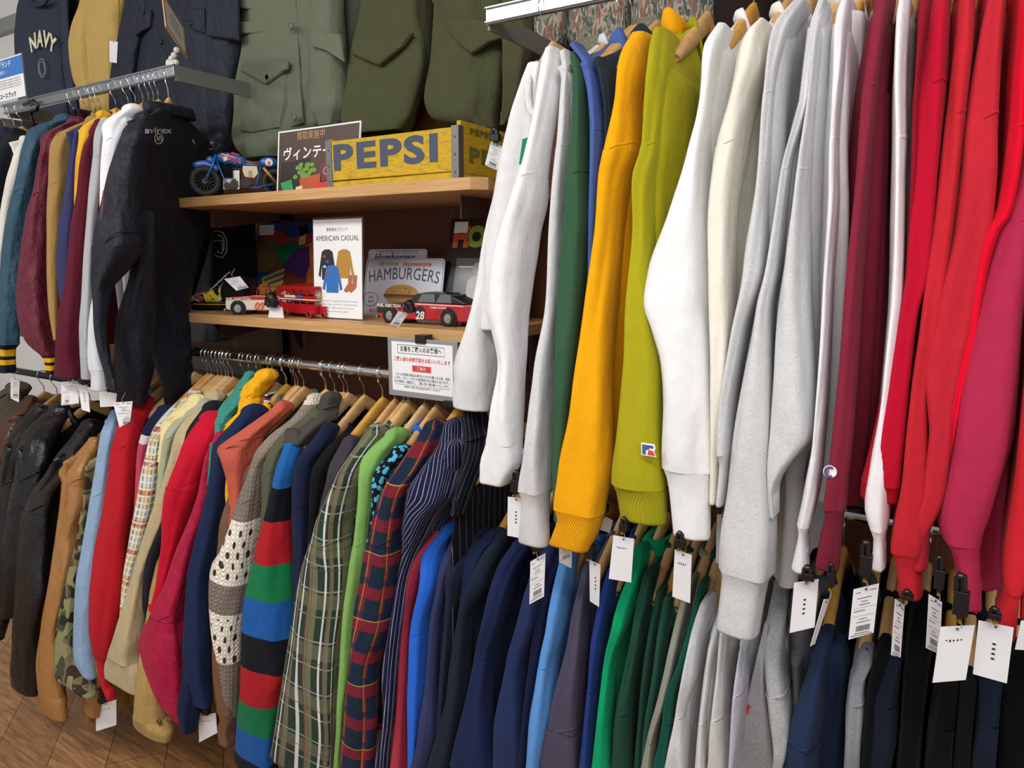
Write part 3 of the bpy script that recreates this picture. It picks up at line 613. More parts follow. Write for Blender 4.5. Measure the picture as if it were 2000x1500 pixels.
stripe = fb('#1c2748', 'rib', bands=[(9, '#1c2748'), (1.262, '#e8e8ee'), (1.256, '#1c2748'), (1.249, '#b0283a'), (1.244, '#e8e8ee'), (1.238, '#1c2748')])
G('M', 'track_jacket', 'navy track jacket', 'navy track jacket with a yellow shoulder stripe and striped collar', 'jacket', fb('#1b2848'),
  '808,470,524;835,446,495;870,418,462;915,412,450;1000,396,436;1070,379,422;1140,367,407;1260,361,411;1325,366,411 c;1332,370,412;1368,363,414', T=.012, col='mock', colmat=stripe)
G('M', 'tracksuit_top', 'yellow edged top', 'golden yellow top showing only as a stripe beside the navy track jacket', 'jacket', fb('#e6ab10'),
  '806,464,486;830,440,460;860,416,430;890,410,418;915,409,416', T=.006, col='none', sleeve=True, far=False, tors=False, hang=False)
G('M', 'vest', 'coral canvas vest', 'coral canvas vest with a grey lined armhole', 'vest', fb('#c05a48', 'cotton'),
  '795,535,572;820,498,545;845,463,520;872,427,505;895,434,500;930,444,490;975,450,482;1020,436,462', T=.014, col='mock', colmat=fb('#55595e', 'cotton'), far=False,
  extra=[('1020,410,438;1045,402,434;1078,405,432;1112,413,426', 1.12)])
G('M', 'suede_jacket', 'brown suede jacket', 'brown suede jacket with a tabbed cuff beside the chunky knit', 'jacket', fb('#6d4c3a', 'leather'),
  '905,490,512;930,472,496;990,440,470;1030,430,462;1150,424,456;1300,417,460;1385,426,470 c;1400,430,466;1425,426,458;1447,428,462', T=.01, col='none', hang=False)
cow = fb('#cfc6b4', 'chunky', bands=[(9, '#e6ddc8'), (1.255, '#8f8377'), (1.10, '#857a70'), (.978, '#f6f0de'), (.815, '#85796f'), (.735, '#f6f0de'), (.56, '#857a70')], spots=[(.83, .97), (.58, .725)])
G('M', 'chunky_cardigan', 'chunky cream and brown knit cardigan', 'chunky hand knit cardigan in cream and grey-brown bands', 'cardigan', cow,
  '778,600,632;812,575,610;850,527,567;880,502,543;912,490,517;962,470,513;1025,450,509;1070,433,505;1110,415,497;1170,411,485;1230,414,478;1285,424,473 c;1302,429,471;1392,430,468', T=.014, col='mock', colmat=fb('#e6ddc8', 'chunky'), lob=.06,
  cuffmat=fb('#85796f', 'chunky'))
G('M', 'fleece_jacket', 'grey-brown fleece jacket', 'grey-brown fleece jacket with a high collar right of the chunky cardigan', 'jacket', fb('#4a4542'),
  '776,628,666;795,622,660;815,610,655;840,580,628;862,552,600', T=.014, col='mock')
G('M', 'fleece_jacket', 'olive fleece jacket', 'olive fleece jacket left of the striped knit', 'jacket', fb('#555745'),
  '812,600,642;850,550,590;880,528,560;920,515,548;960,513,541;1000,511,532;1060,503,520;1150,492,505', T=.012, col='mock')
bnd = [(9, '#2264ad')]+[(PY(535, py_, 1.07)[2], c_) for py_, c_ in ((963, '#14161e'), (1027, '#b01f28'), (1102, '#177a49'), (1166, '#1f5ba6'), (1232, '#14161e'), (1291, '#ae1e27'), (1354, '#17774a'), (1412, '#1f5ba6'), (1470, '#14161e'))]
rugby = fb('#2264ad', 'knit', bands=bnd)
G('M', 'striped_sweater', 'striped knit sweater', 'knit sweater in broad red, green, blue and black bands', 'sweater',
  rugby, '850,562,600;887,550,584;912,540,579;965,529,571 s;1012,517,571;1070,503,574;1110,496,574;1200,480,572;1290,472,567;1350,469,552;1420,465,542;1500,462,534', T=.012, col='crew', colmat=fb('#14161e', 'rib'))
G('M', 'sweater', 'navy fine knit sweater', 'navy fine knit sweater right of the striped one', 'sweater', fb('#1b2440', 'rib'),
  '838,625,662;870,600,645;900,578,618;950,571,612;1000,570,607;1070,573,605;1100,573,602;1200,572,597;1320,568,592', T=.012)
G('M', 'sweater', 'black textured sweater', 'black textured sweater between navy and charcoal ones', 'sweater', fb('#121214', 'knit'),
  '858,655,690;880,632,672;920,610,650;960,606,640;1030,603,622;1150,595,608;1300,585,598', T=.012, colmat=fb('#121214', 'rib'))
G('M', 'shirt', 'charcoal jersey shirt', 'charcoal jersey shirt left of the green plaid shirt', 'shirt', fb('#3d3a42'),
  '862,668,705;895,650,690;930,640,668;980,628,652;1040,618,634;1090,608,620', T=.01)
plaidg = fb('#2b3a30', 'shirt', plaid=[(1, .12, 0, .034, '#77775c', .45), (1, .06, .02, .0035, '#b8bdb4', .5), (0, .062, 0, .020, '#7d7d60', .65), (0, .062, .03, .008, '#dfe2de', .8), (0, .062, .044, .003, '#6a3c34', .8), (1, .11, .06, .003, '#6a3c34', .6), (0, .062, .05, .002, '#6a3c34', .7)])
G('M', 'plaid_shirt', 'green plaid shirt', 'green and white plaid flannel shirt', 'shirt', plaidg,
  '843,712,765;870,696,742;900,675,722;925,658,712;965,640,703;1020,617,694;1070,604,689;1100,594,687;1167,582,680;1267,570,667;1400,547,658;1500,532,649', T=.012, col='shirt')
G('M', 'sweater', 'lime green knit sweater', 'light lime green knit sweater', 'sweater', fb('#86b861', 'knit'),
  '848,752,797;862,735,788;887,712,766;925,702,738;975,699,729;1050,691,723;1100,683,720;1200,670,702;1300,663,689;1400,657,676;1500,652,665', T=.01)
G('M', 'printed_shirt', 'cyan printed shirt with the blue collar', 'black and cyan printed shirt with a bright blue collar', 'shirt', fb('#15161c', 'print', '#4fb3d9'),
  '880,765,805;900,748,785;925,730,765;975,727,748;1020,722,738;1100,712,725', T=.01, col='shirt', colmat=fb('#2a5fd0', 'cotton'))
tart = fb('#14302f', 'shirt', plaid=[(0, .075, 0, .026, '#1c2440', .85), (1, .075, 0, .026, '#7c1f2d', .8), (0, .075, .045, .02, '#8c2231', .55), (1, .15, .05, .0018, '#c8b23c', .7), (0, .075, .034, .0022, '#c8a23c', .9), (1, .075, .045, .014, '#1a2342', .7)])
G('M', 'tartan_shirt', 'dark tartan flannel shirt', 'dark green, navy and red tartan flannel shirt', 'shirt', tart,
  '832,828,874;860,812,862;885,795,852;912,775,838;950,752,810;1000,735,798;1070,720,790;1100,714,786;1200,698,769;1300,687,744;1400,674,736;1500,667,726', T=.012, col='shirt')
pin = fb('#1b1c3a', 'shirt', plaid=[(0, .0145, 0, .0016, '#b9bccd', .85)])
G('M', 'pinstripe_shirt', 'navy pinstripe shirt', 'navy shirt with white pinstripes and a squared yoke', 'shirt', pin,
  '828,868,912;870,855,913;910,828,906;957,798,892;1000,793,866;1040,789,842;1083,786,815;1133,776,798;1200,766,788;1300,748,778;1400,748,769;1460,738,763 c;1470,735,763;1500,732,761', T=.012, col='shirt',
  extra=[('870,870,912;950,850,914;1040,830,880;1130,800,840', 1.2)])
G('M', 'dark_shirt', 'dark striped shirt at the rail end', 'very dark striped shirt last on the middle rail', 'shirt', fb('#101019', 'shirt', plaid=[(0, .02, 0, .0014, '#7d8090', .6)]),
  '800,905,948;830,905,955;870,905,958;920,900,940;1000,880,910', T=.01, col='none')
# further hangers in the middle rail whose clothes stay hidden between the others
for k, px in enumerate([352, 379, 405, 425, 440, 575, 592, 636, 745, 787, 795, 897]):
    Xh = PY(px, 722, 1.35)[0]
    hanger(Xh, 1.34, 1.35, 'empty looking wooden hanger %s' % ['at the left end of the middle rail', 'behind the denim collar', 'above the red knit sweater', 'above the madras collar', 'above the khaki collar', 'behind the yellow jacket', 'above the coral vest', 'above the chunky cardigan collar', 'between the striped and the navy sweaters', 'above the charcoal shirt', 'above the green plaid collar', 'above the pinstripe collar'][k], 'wooden hangers on the middle rail', [beech, beech3, beech2][k % 3])
# ================================================================ upper left rail
FY = ([0, .19, .44, .56, .69, .9], [.26, .255, .16, .085, .02, .001])
G('L1', 'sweatshirt', 'black sweatshirt at the left edge', 'black sweatshirt at the left edge of the photo', SW, fb('#14161c'),
  '262,12,52;300,-15,46;350,-30,34;400,-40,16;500,-60,-5;650,-80,-20', T=.02)
G('L1', 'sweater', 'cream bouclé sweater', 'cream textured sweater between black and teal', 'sweater', fb('#dfdbd0', 'knit'),
  '270,38,56;310,25,50;350,14,46;400,4,26;450,-3,18;550,-15,6;650,-25,0', T=.012)
vst = lambda z1, a, b_: [(9, a), (z1, b_), (z1-.016, a), (z1-.03, b_), (z1-.046, a)]
G('L1', 'varsity_jacket', 'teal varsity jacket', 'teal blue varsity jacket with yellow striped collar and cuffs', 'jacket', fb('#2b4a5e', 'nylon'),
  '236,104,148;250,62,118;275,48,92;312,38,74;370,25,66;425,13,53;500,5,40;575,-2,37;672,-8,35 c;680,-8,29;724,-8,29', T=.014, col='mock', colmat=fb('#101c2e', 'rib', bands=vst(2.062, '#101c2e', '#f0b41e')), cuffmat=fb('#101c2e', 'rib', bands=[(9, '#101c2e')]+[(PY(12, q, 1.04)[2], c) for q, c in ((681, '#f0b41e'), (694, '#101c2e'), (701, '#f0b41e'), (711, '#101c2e'))]))
G('L1', 'varsity_jacket', 'maroon varsity jacket', 'maroon varsity jacket with yellow striped cuffs', 'jacket', fb('#5e1a2c', 'nylon'),
  '240,130,168;262,86,130;290,80,106;325,72,97;370,65,93;425,50,92;500,41,92;575,35,95;625,37,101;665,50,107;692,78,108 c;697,85,110;728,90,110', T=.014, col='mock', colmat=fb('#3a1220', 'rib', bands=vst(2.062, '#3a1220', '#f0b41e')), cuffmat=fb('#3a1220', 'rib', bands=[(9, '#3a1220')]+[(PY(98, q, 1.04)[2], c) for q, c in ((699, '#f0b41e'), (707, '#3a1220'), (713, '#f0b41e'), (722, '#3a1220'))]), X0=-2.42)
G('L1', 'corduroy_jacket', 'tan corduroy jacket', 'tan corduroy jacket with a cord collar between maroon and indigo', 'jacket', fb('#a5834f', 'cord'),
  '238,166,206;262,112,155;287,98,144;325,95,138;370,94,130;425,92,120;537,92,113 c;600,95,113;662,104,113', T=.014, col='shirt', colmat=fb('#a5834f', 'cord'), X0=-2.33)
G('L1', SW, 'indigo sweatshirt', 'dusky indigo sweatshirt right of the tan corduroy jacket', SW, fb('#33365c'),
  '240,164,192;255,143,170;300,136,156;370,128,151;440,117,148;500,112,142;575,116,134;605,119,126', T=.012, X0=-2.26)
G('L1', SW, 'golden yellow sweatshirt', 'golden yellow sweatshirt seen as a thin strip', SW, fb('#e3aa2e'),
  '226,186,218;245,163,200;270,155,182;312,149,166;370,146,156;450,144,151;520,138,145', T=.01, X0=-2.22)
G('L1', SW, 'maroon sweatshirt with the long flat cuff', 'dark maroon sweatshirt with a long flat cuff above the tags', SW, fb('#571a2a'),
  '240,184,208;258,174,196;292,163,184 s;325,156,179;370,152,175;440,140,171;500,134,166;575,125,161;625,115,159;678,109,157 c;690,108,157;733,107,158', T=.012, X0=-2.18, wid=.19, tilt=.4, hyaw=.4, fary=FY, far=False)
G('L1', SW, 'grey marl sweatshirt', 'grey marl sweatshirt left of the white one on the upper left rail', SW, fb('#b4b6ba', 'heather', '#8f9196'),
  '236,196,218;260,186,207;310,182,200 s;370,175,196;440,169,186;500,164,183;575,160,181;650,156,179;700,158,180 c;738,160,180', T=.012, X0=-2.15, wid=.19, tilt=.4, hyaw=.4, fary=FY, far=False)
G('L1', 'tshirt', 'white printed long sleeve tee', 'white long sleeve tee with small red lettering down its sleeve', 'shirt', fb('#ecebec'),
  '216,240,280;237,208,250;275,203,232;325,198,222;370,196,214;442,194,200', T=.012, X0=-2.125, wid=.19, tilt=.4, hyaw=.4, fary=FY, far=False)
G('L1', SW, 'pale ash sweatshirt', 'pale blue-grey ash sweatshirt directly behind the navy coach jacket', SW, fb('#d8dde2', 'heather', '#bcc3ca'),
  '238,236,262;262,220,252;300,213,240;350,208,228;500,200,216;600,178,200;650,173,192;722,176,205 c;728,179,205;760,179,208', T=.012, X0=-2.1, wid=.19, tilt=.4, hyaw=.4, fary=FY, far=False)
nav = fb('#171a27', 'nylon')
av, avA, avX = G('L1', 'coach_jacket', 'navy coach jacket with white lettering', 'navy nylon coach jacket with white lettering and a round emblem on its back', 'jacket', nav,
  '232,262,300;262,240,296;300,226,286;350,212,278;400,202,274;440,193,275;480,186,275 s;525,182,252;567,181,218;620,183,208;680,191,210;735,206,224 c;745,208,226;760,214,230', T=.01, col='shirt', L=.86, dip=0, wid=.24, flare=-.11, tilt=.35, X0=-2.05, hy=0, hyaw=.33, fary=FY, fardep=1.56,
  farst='268,420,450;330,395,444;400,375,430;500,350,400;600,338,372;700,334,352;745,333,345', extra=[('420,262,300;520,258,300;620,232,300;700,226,298;782,220,285', 1.16)])
G('L1', SW, 'navy sweatshirt of the next bay', 'navy sweatshirt of the next bay, just inside the left edge under the blue sign', SW, fb('#1c2440'), '258,-10,26;272,-30,22;300,-60,10;350,-90,-10', T=.02, X0=-3.0)
for k, (px, lb) in enumerate(((6, 'leftmost wooden hanger at the photo edge below the blue sign'), (24, 'wooden hanger below the right half of the blue sign'), (40, 'wooden hanger just left of the black clip'))):
    hanger(PY(px, 215, 1.35)[0], 2.165, 1.35, lb, 'wooden hangers on the next bay', [beech, beech3, beech][k])
# ================================================================ lower left rail
lea = fb('#0d0d0f', 'leather'); 
G('L2', 'field_jacket', 'olive field jacket at the left edge', 'olive cotton jacket at the left edge under the varsity cuffs', 'jacket', fb('#4d4a3c', 'cotton'),
  '758,10,60;775,-10,50;800,-30,30;850,-50,0', T=.02, col='shirt', wid=.24)
G('L2', 'leather_jacket', 'brown leather jacket', 'dark brown leather jacket near the left edge of the lower rail', 'jacket', fb('#4a2e22', 'leather'),
  '778,48,72;795,32,66;815,15,52;840,-5,35;900,-30,10', T=.02, col='shirt', wid=.24)
G('L2', 'leather_jacket', 'black leather jacket at the left edge', 'glossy black leather jacket filling the left edge of the lower rail', 'jacket', lea,
  '800,60,100;830,32,88;870,12,72;930,0,52;1000,-12,40;1100,-20,34;1200,-30,18;1240,-30,8', T=.03, col='shirt', wid=.26, swing=.12)
G('L2', 'leather_jacket', 'second black leather jacket', 'black leather jacket with a seamed shoulder right of the edge one', 'jacket', fb('#111012', 'leather'),
  '800,95,140;832,60,120;860,40,110;925,30,95;1000,18,80;1070,5,62;1150,-2,40;1200,-5,30', T=.03, col='shirt', wid=.26, swing=.12)
G('L2', 'long_leather_coat', 'worn dark brown leather coat', 'worn blackish brown leather coat with a long narrow sleeve', 'coat', fb('#131112', 'leather'),
  '830,160,200;860,138,180;890,112,168;925,90,152;960,63,128;1000,46,119;1070,38,108;1150,33,101;1250,28,81;1320,24,77 c;1344,24,73', T=.02, col='shirt', wid=.26, L=.8,
  swing=.13, colmat=fb('#3a1a1e', 'shirt', plaid=[(0, .03, 0, .01, '#b02a36', .8), (1, .03, 0, .01, '#15151a', .8)]))
G('L2', 'leather_jacket', 'camel leather jacket', 'camel leather jacket with a shoulder flap and a buttoned hem', 'jacket', fb('#a3723f', 'leather'),
  '860,172,196;885,150,188;920,118,182;942,124,178 s;975,122,174;1050,111,152;1100,103,149;1140,96,141;1230,82,118;1300,75,124;1350,78,128 c;1358,78,130;1394,86,132', T=.02, col='shirt', wid=.26, L=.99, swing=.13,
  )
G('L2', 'camouflage_jacket', 'camouflage jacket', 'woodland camouflage jacket behind the light denim one', 'jacket', fb('#4a4a35', 'camo'),
  '985,168,180;1000,158,172;1050,150,166;1140,129,152;1230,113,146;1285,111,152;1332,115,184 c;1348,138,187', T=.016, col='shirt', wid=.24, swing=.13)
G('L2', 'work_jacket', 'tan work jacket with the buttoned cuff', 'tan cotton jacket whose buttoned cuff hangs lowest above the floor', 'jacket', fb('#a98c55', 'cotton'),
  '1080,300,322;1180,290,314;1280,275,312;1340,268,316;1396,262,325 c;1402,260,338;1427,262,332', T=.012, col='shirt', swing=.12, L=.8)
G('L2', 'track_jacket', 'navy jacket under the magenta sleeve', 'navy jacket whose cuff shows under the magenta sleeve', 'jacket', fb('#17213c'),
  '1150,372,400;1250,362,398;1340,355,396;1380,347,390;1422,352,384', T=.012, col='none', swing=.11, L=.8)
G('L2', 'leather_jacket', 'tan leather jacket behind the red cuff', 'tan leather jacket low behind the red knit cuff', 'jacket', fb('#9c6f42', 'leather'),
  '1200,205,228;1300,180,215;1380,168,200;1394,170,196', T=.012, col='none', swing=.08, L=.85)
# ================================================================ room
def struct(o): o['kind'] = 'structure'; return o
t = NT('vinyl_plank_floor'); v = t.coord('Object', (1, 1, 1), (0, 0, math.radians(38)))
br = t.n('ShaderNodeTexBrick'); t.l(v, br.inputs['Vector']); br.offset = .37
for k_, q_ in (('Scale', 1), ('Brick Width', 1.2), ('Row Height', .18), ('Mortar Size', .0012), ('Mortar Smooth', .1), ('Bias', 0)): br.inputs[k_].default_value = q_
br.inputs['Color1'].default_value = lin('#bf8c5c'); br.inputs['Color2'].default_value = lin('#a9784c'); br.inputs['Mortar'].default_value = lin('#4e2f1a')
gr = t.ramp(t.noise(5, t.coord('Object', (1.6, 16, 1), (0, 0, math.radians(38))), 6, .7), [(.3, '#4a4a4a'), (.7, '#c8c8c8')])
cc = t.mix(.8, br.outputs[0], gr, 'OVERLAY'); t.l(cc, t.b.inputs['Base Color']); t.b.inputs['Roughness'].default_value = .45
floorm = t.m
def boxo(name, c, d, mat, parent=None, bevel=0): m = MB(); m.box(c, d); return m.build(name, mat, parent, bevel=bevel)
white = solid('white_wall_paint', '#e6e8e6', .8); ceil = solid('ceiling_panel', '#dcdcd8', .9)
struct(boxo('floor', (-2, -.5, -.01), (9, 5, .02), floorm))
struct(boxo('wall_back', (-.72, 1.81, 1.5), (5.3, .06, 3.0), walnut))
struct(boxo('wall_far', (-4.9, 1.81, 1.5), (3.06, .06, 3.0), white))
struct(boxo('wall_left', (-6.43, -.5, 1.5), (.06, 5, 3.0), white))
struct(boxo('ceiling', (-2, -.5, 3.02), (9, 5, .04), ceil))
struct(boxo('trim_1', (-4.9, 1.765, 2.7), (3.0, .03, .06), solid('grey_trim', '#8f9490', .5)))
# uprights
for i, (x, lb) in enumerate([(-3.32, 'black slotted upright behind the navy printed sweatshirt'), (-2.10, 'black slotted upright beside the left ends of the shelves'), (-.90, 'black slotted upright behind the end of the upper right rail'), (.3, 'black slotted upright behind the right hand clothes')]):
    m = MB(); m.box((x, 1.765, 1.5), (.03, .03, 2.9)); o = m.build('wall_upright', blackmetal); tagp(o, lb, 'upright', 'wall uprights')
# rails
def railbar(name, label, x0, x1, z, y, round_, arms, mat):
    r = thing(name, label, 'rail', ((x0+x1)/2, y, z)); m = MB()
    if round_: m.tube([(x0, y, z-.014), (x1, y, z-.014)], .0135, 16)
    else:
        m.box(((x0+x1)/2, y, z-.018), (x1-x0, .013, .036)); m.box(((x0+x1)/2, y-.009, z-.004), (x1-x0, .006, .004)); m.box(((x0+x1)/2, y-.009, z-.032), (x1-x0, .006, .004))
    m.build('bar', mat, r, smooth=False, bevel=0 if round_ else .001)
    for x in arms: 
        a = MB(); a.box((x, (y+1.77)/2, z-.024), (.005, 1.77-y, .044)); a.build('bracket_arm', greymetal, r)
    return r
railbar('clothes_rail', 'flat chrome clothes rail at the upper right', -.905, .9, 2.155, 1.35, False, (-.902, .6), steel)
railbar('clothes_rail', 'flat steel clothes rail at the upper left', -3.05, -2.005, 2.19, 1.35, False, (-2.008, -3.04), steel)
railbar('clothes_rail', 'round chrome rail below the shelves', -2.11, -.9, 1.355, 1.35, True, (), chrome)
railbar('clothes_rail', 'round chrome rail at the lower right', -.935, .9, 1.195, 1.35, True, (), chrome)
railbar('clothes_rail', 'dark round rail at the lower left', -3.3, -2.14, 1.195, 1.35, True, (), blackmetal)
railbar('clothes_rail', 'flat rail of the next bay at the far left', -4.5, -3.12, 2.155, 1.35, False, (-3.13,), steel)
# floor plinth under the racks
tagp(boxo('plinth_board', (-1.2, 1.6, .055), (4.6, .34, .03), oak), 'low wooden base board near the floor behind the hanging clothes', 'board')
# ================================================================ shelves
for nm, x0, x1, zt, lb in (('shelf', -2.085, -.925, 1.811, 'light wood shelf carrying the crate and the toy motorcycle'), ('shelf', -2.07, -.93, 1.462, 'lower light wood shelf carrying the toy cars and framed prints')):
    r = thing(nm, lb, 'shelf', ((x0+x1)/2, 1.56, zt-.03), 'shelves')
    m = MB(); m.prism([(x0, 1.35), (x1-.03, 1.35), (x1, 1.38), (x1, 1.77), (x0, 1.77)], (0, 0, zt-.028), (1, 0, 0), (0, 1, 0), (0, 0, 1), .028); m.build('board', oak, r, bevel=.0012)
    for bx in (x0+.07, x1-.12):
        b = MB(); b.prism([(0, 0), (.33, 0), (.33, -.055), (.30, -.055), (.02, -.016), (0, -.016)], (bx, 1.765, zt-.03), (0, -1, 0), (0, 0, 1), (1, 0, 0), .004)
        b.prism([(0, 0), (.06, 0), (.03, -.09), (0, -.13)], (bx, 1.765, zt-.03), (0, -1, 0), (0, 0, 1), (1, 0, 0), .004)
        b.build('bracket', solid('bronze_metal', '#5f4a42', .45, .4), r)
# ================================================================ clothes hung flat against the wall
def WG(name, label, cat, mat, y, body, sleeves=(), a=.05, bits=(), hem=None, lob=.05):
    c = solve(body, 3, 1.6, 0, y)[0]; root = thing(name, label, cat, (c[0, 1], y, c[-1, 0]), 'clothes displayed high on the wall' if c[0, 0] > 2 else None)
    m = MB(); gseed[0] += 1
    def wide(A):
        for r_ in A: tp = max(abs(r_[1])/r_[3], .02); hw = math.hypot(r_[2], r_[4]*tp); r_[4] = min(a, .5*hw/tp); r_[2] = math.sqrt(hw*hw-(r_[4]*tp)**2)
        return A
    A = wide(c); tubemesh(m, A, A[0, 0], A[-1, 0], gseed[0], bot='hem', seg=64, lob=lob, creases=1.2); m.build('body', mat, root, smooth=True)
    for s_ in sleeves:
        gseed[0] += 1; A = wide(solve(s_, 3, 1.6, 0, y-.03)[0]); m = MB(); tubemesh(m, A, A[0, 0], A[-1, 0], gseed[0], bot='hem', lob=lob); m.build('sleeve', mat, root, smooth=True)
    if hem:
        gseed[0] += 1; A = wide(solve(hem[0], 3, 1.6, 0, y-.002)[0]); m = MB(); tubemesh(m, A, A[0, 0], A[-1, 0], gseed[0], bot='hem', seg=48, lob=.02); m.build('hem_band', hem[1], root, smooth=True)
    return root
def pad(root, name, mat, pts, y, t=.012, label=None):
    """a stitched-on flap or pocket: rounded slab outlined at its place on the cloth"""
    P = [PY(x, z, y) for x, z in pts]; c = sum(P)/len(P); m = MB(); n = len(P); lev = [(1, 0), (1, .5), (.94, .9), (.8, 1)]; V = []
    for g, h in lev: V += [tuple(c+(p-c)*g+np.array([0, -t*h, 0])) for p in P]
    Fc = [(j*n+i, j*n+(i+1) % n, (j+1)*n+(i+1) % n, (j+1)*n+i) for j in range(3) for i in range(n)]+[tuple(3*n+i for i in range(n))]
    m.add(V, Fc); return m.build(name, mat, root, label=label)
def button(root, px, py, y, r=.011, mat=None):
    P = PY(px, py, y); m = MB(); m.disc(P, (0, 1, 0), r, .004, 20); m.tube([(P[0]+r*.85*math.cos(a), P[1]-.002, P[2]+r*.85*math.sin(a)) for a in [k*math.pi/10 for k in range(21)]], .0016, 6, False)
    m.build('button', mat or solid('olive_button', '#6c7560', .5), root, smooth=True)
navyc = fb('#39404f', 'plain')
W1 = WG('sweatshirt', 'dark blue-grey sweatshirt printed NAVY in a cream arc, high on the wall', 'sweatshirt', navyc, 1.68, '-30,48,125;15,38,132;75,34,136;150,33,142;220,44,152;300,60,158',
        ['-10,118,132;75,120,137;150,126,144;220,138,156'], hem=None)
WN = fb('#e9e8c6', 'plain')
m = MB()
f = Frame(PY(58, 60, 1.615), PY(108, 60, 1.615), PY(58, 100, 1.615)); 
f.text(m, 'NAVY', .5, .42, f.h*.62, d=.001, bold=.035, maxw=f.w*1.02, arc=-.0 or 4.5, vert=1.25); m.build('lettering', WN, W1, label='cream arched NAVY lettering')
m = MB(); P = PY(82, 133, 1.615)
for r_, w_ in ((.036, .0022), (.026, .0014)): m.tube([(P[0]+r_*.75*math.cos(a), P[1], P[2]+r_*math.sin(a)) for a in [k*math.pi/12 for k in range(25)]], w_, 5, False)
m.build('emblem', solid('dim_print', '#8d9492', .9), W1)
m = MB(); m.tube([PY(58+17*(1-math.cos(t_)), 12*math.sin(t_)-2, 1.62) for t_ in [k*math.pi/12 for k in range(13)]], .011, 8, flat=.5); m.build('collar', navyc, W1, smooth=True)
tan = fb('#cdab66', 'cotton')
W2 = WG('jacket', 'sandy tan cotton jacket high on the wall between the navy sweatshirt and the parka', 'jacket', tan, 1.68, '-30,172,258;50,168,244;100,172,236;150,172,228;215,170,222;300,172,222',
        ['-30,160,190;0,156,184;50,139,178;92,133,174;150,142,174;175,151,176;225,158,178;290,165,182'])
m = MB(); m.tube([PY(x, y, 1.63) for x, y in ((232, -10), (231, 30), (230, 70), (224, 130))], .003, 6); m.build('placket', fb('#bb9650', 'cotton'), W2)
park = fb('#232836', 'nylon')
W3 = WG('parka', 'black-navy padded parka with flap pockets high on the wall', 'parka', park, 1.67, '-30,262,462;60,262,462;130,256,458;200,254,455;280,262,452',
        ['-30,252,300;62,232,286;125,220,272;175,216,266;240,220,262;300,228,262', '-30,405,470;75,405,471;150,404,463;220,405,458;285,408,452'], lob=.07)
pad(W3, 'pocket_flap', park, [(267, 68), (276, 40), (298, 20), (302, 26), (298, 55), (282, 62), (270, 72)], 1.625)
pad(W3, 'pocket_flap', park, [(340, 14), (402, 18), (404, 66), (380, 60), (352, 50), (338, 34)], 1.625)
pad(W3, 'quilted_panel', park, [(410, -10), (468, -10), (470, 80), (408, 72)], 1.6)
for px, py in ((372, 46), (314, 82)): button(W3, px, py, 1.612, .009, solid('dark_snap', '#2c3340', .4, .3))
fg = fb('#6e7663', 'cotton')
W4 = WG('field_jacket', 'grey-green field jacket with buttoned flap pockets above the toy motorcycle', 'jacket', fg, 1.67, '-30,466,640;70,468,640;125,464,640;162,457,636;250,450,628;275,455,600;307,478,560',
        ['-30,612,668;60,608,672;125,606,676;212,608,676;228,618,668;243,622,662'], hem=None)
pad(W4, 'pocket', fg, [(475, 138), (565, 135), (566, 200), (556, 252), (500, 262), (476, 258)], 1.63, .02)
pad(W4, 'pocket_flap', fg, [(474, 119), (566, 121), (565, 136), (523, 166), (474, 139)], 1.61, .012)
pad(W4, 'pocket_flap', fg, [(465, -20), (553, -20), (553, 17), (522, 25), (465, 16)], 1.63, .012)
pad(W4, 'gathered_band', fg, [(469, 44), (558, 42), (560, 56), (520, 66), (468, 68)], 1.63, .014)
pad(W4, 'placket', fg, [(558, -20), (580, -20), (594, 240), (570, 248)], 1.63, .008)
pad(W4, 'sleeve_patch', fg, [(612, 60), (668, 68), (675, 122), (640, 100), (612, 92)], 1.6, .01)
for px, py in ((568, 51), (522, 151), (574, 229)): button(W4, px, py, 1.6)
WG('jacket', 'dark grey-green jacket showing as a narrow strip between two wall jackets', 'jacket', fb('#4c5348', 'cotton'), 1.7, '-30,664,712;60,670,706;110,676,694;145,676,684')
og = fb('#50533a', 'cotton')
for nm, lb, bd, sl, fl in (('field_jacket', 'olive field jacket with one slanted flap pocket above the left half of the crate', '-30,712,840;0,710,840;82,692,842;162,676,836;225,664,815;240,664,810;258,700,800', (), [[(692, 80), (760, 80), (810, 66), (792, 92), (745, 130), (715, 118), (692, 108)]]),
                           ('field_jacket', 'olive field jacket with a pointed flap pocket above the right end of the crate', '-30,850,985;40,848,985;100,842,980;187,826,975;228,842,972;250,930,972', ['-30,985,1050;60,985,1048;120,985,1036;175,984,1025;220,980,1005;242,976,988'], [[(885, 36), (950, 41), (992, 76), (960, 84), (925, 108), (900, 88), (878, 60)]])):
    r_ = WG(nm, lb, 'jacket', og, 1.66, bd, sl, lob=.08)
    for q in fl: pad(r_, 'pocket_flap', og, q, 1.612, .014)
tap = fb('#8d8878', 'tapestry'); tb = fb('#aaa68f', 'tapestry')
WG('patterned_sweater', 'multicoloured textured sweater left of its twin, high behind the upper right rail', 'sweater', tap, 1.68, '-30,1120,1236;20,1112,1238;60,1108,1240;92,1128,1250', ['-30,1050,1118;30,1046,1114;62,1046,1112;88,1052,1105'], hem=('78,1122,1252;108,1128,1256', fb('#8e8a74', 'chunky')), lob=.03)
WG('patterned_sweater', 'multicoloured textured sweater high behind the wooden hangers of the white clothes', 'sweater', tap, 1.66, '-30,1234,1400;20,1236,1400;55,1240,1400;80,1250,1402', hem=('44,1236,1322;74,1240,1316', fb('#8e8a74', 'chunky')), lob=.03)
WG('dark_jacket', 'dark brown jacket high behind the grey and white sweatshirts', 'jacket', fb('#2a2220', 'plain'), 1.68, '-30,1390,1520;60,1392,1500;120,1400,1490')
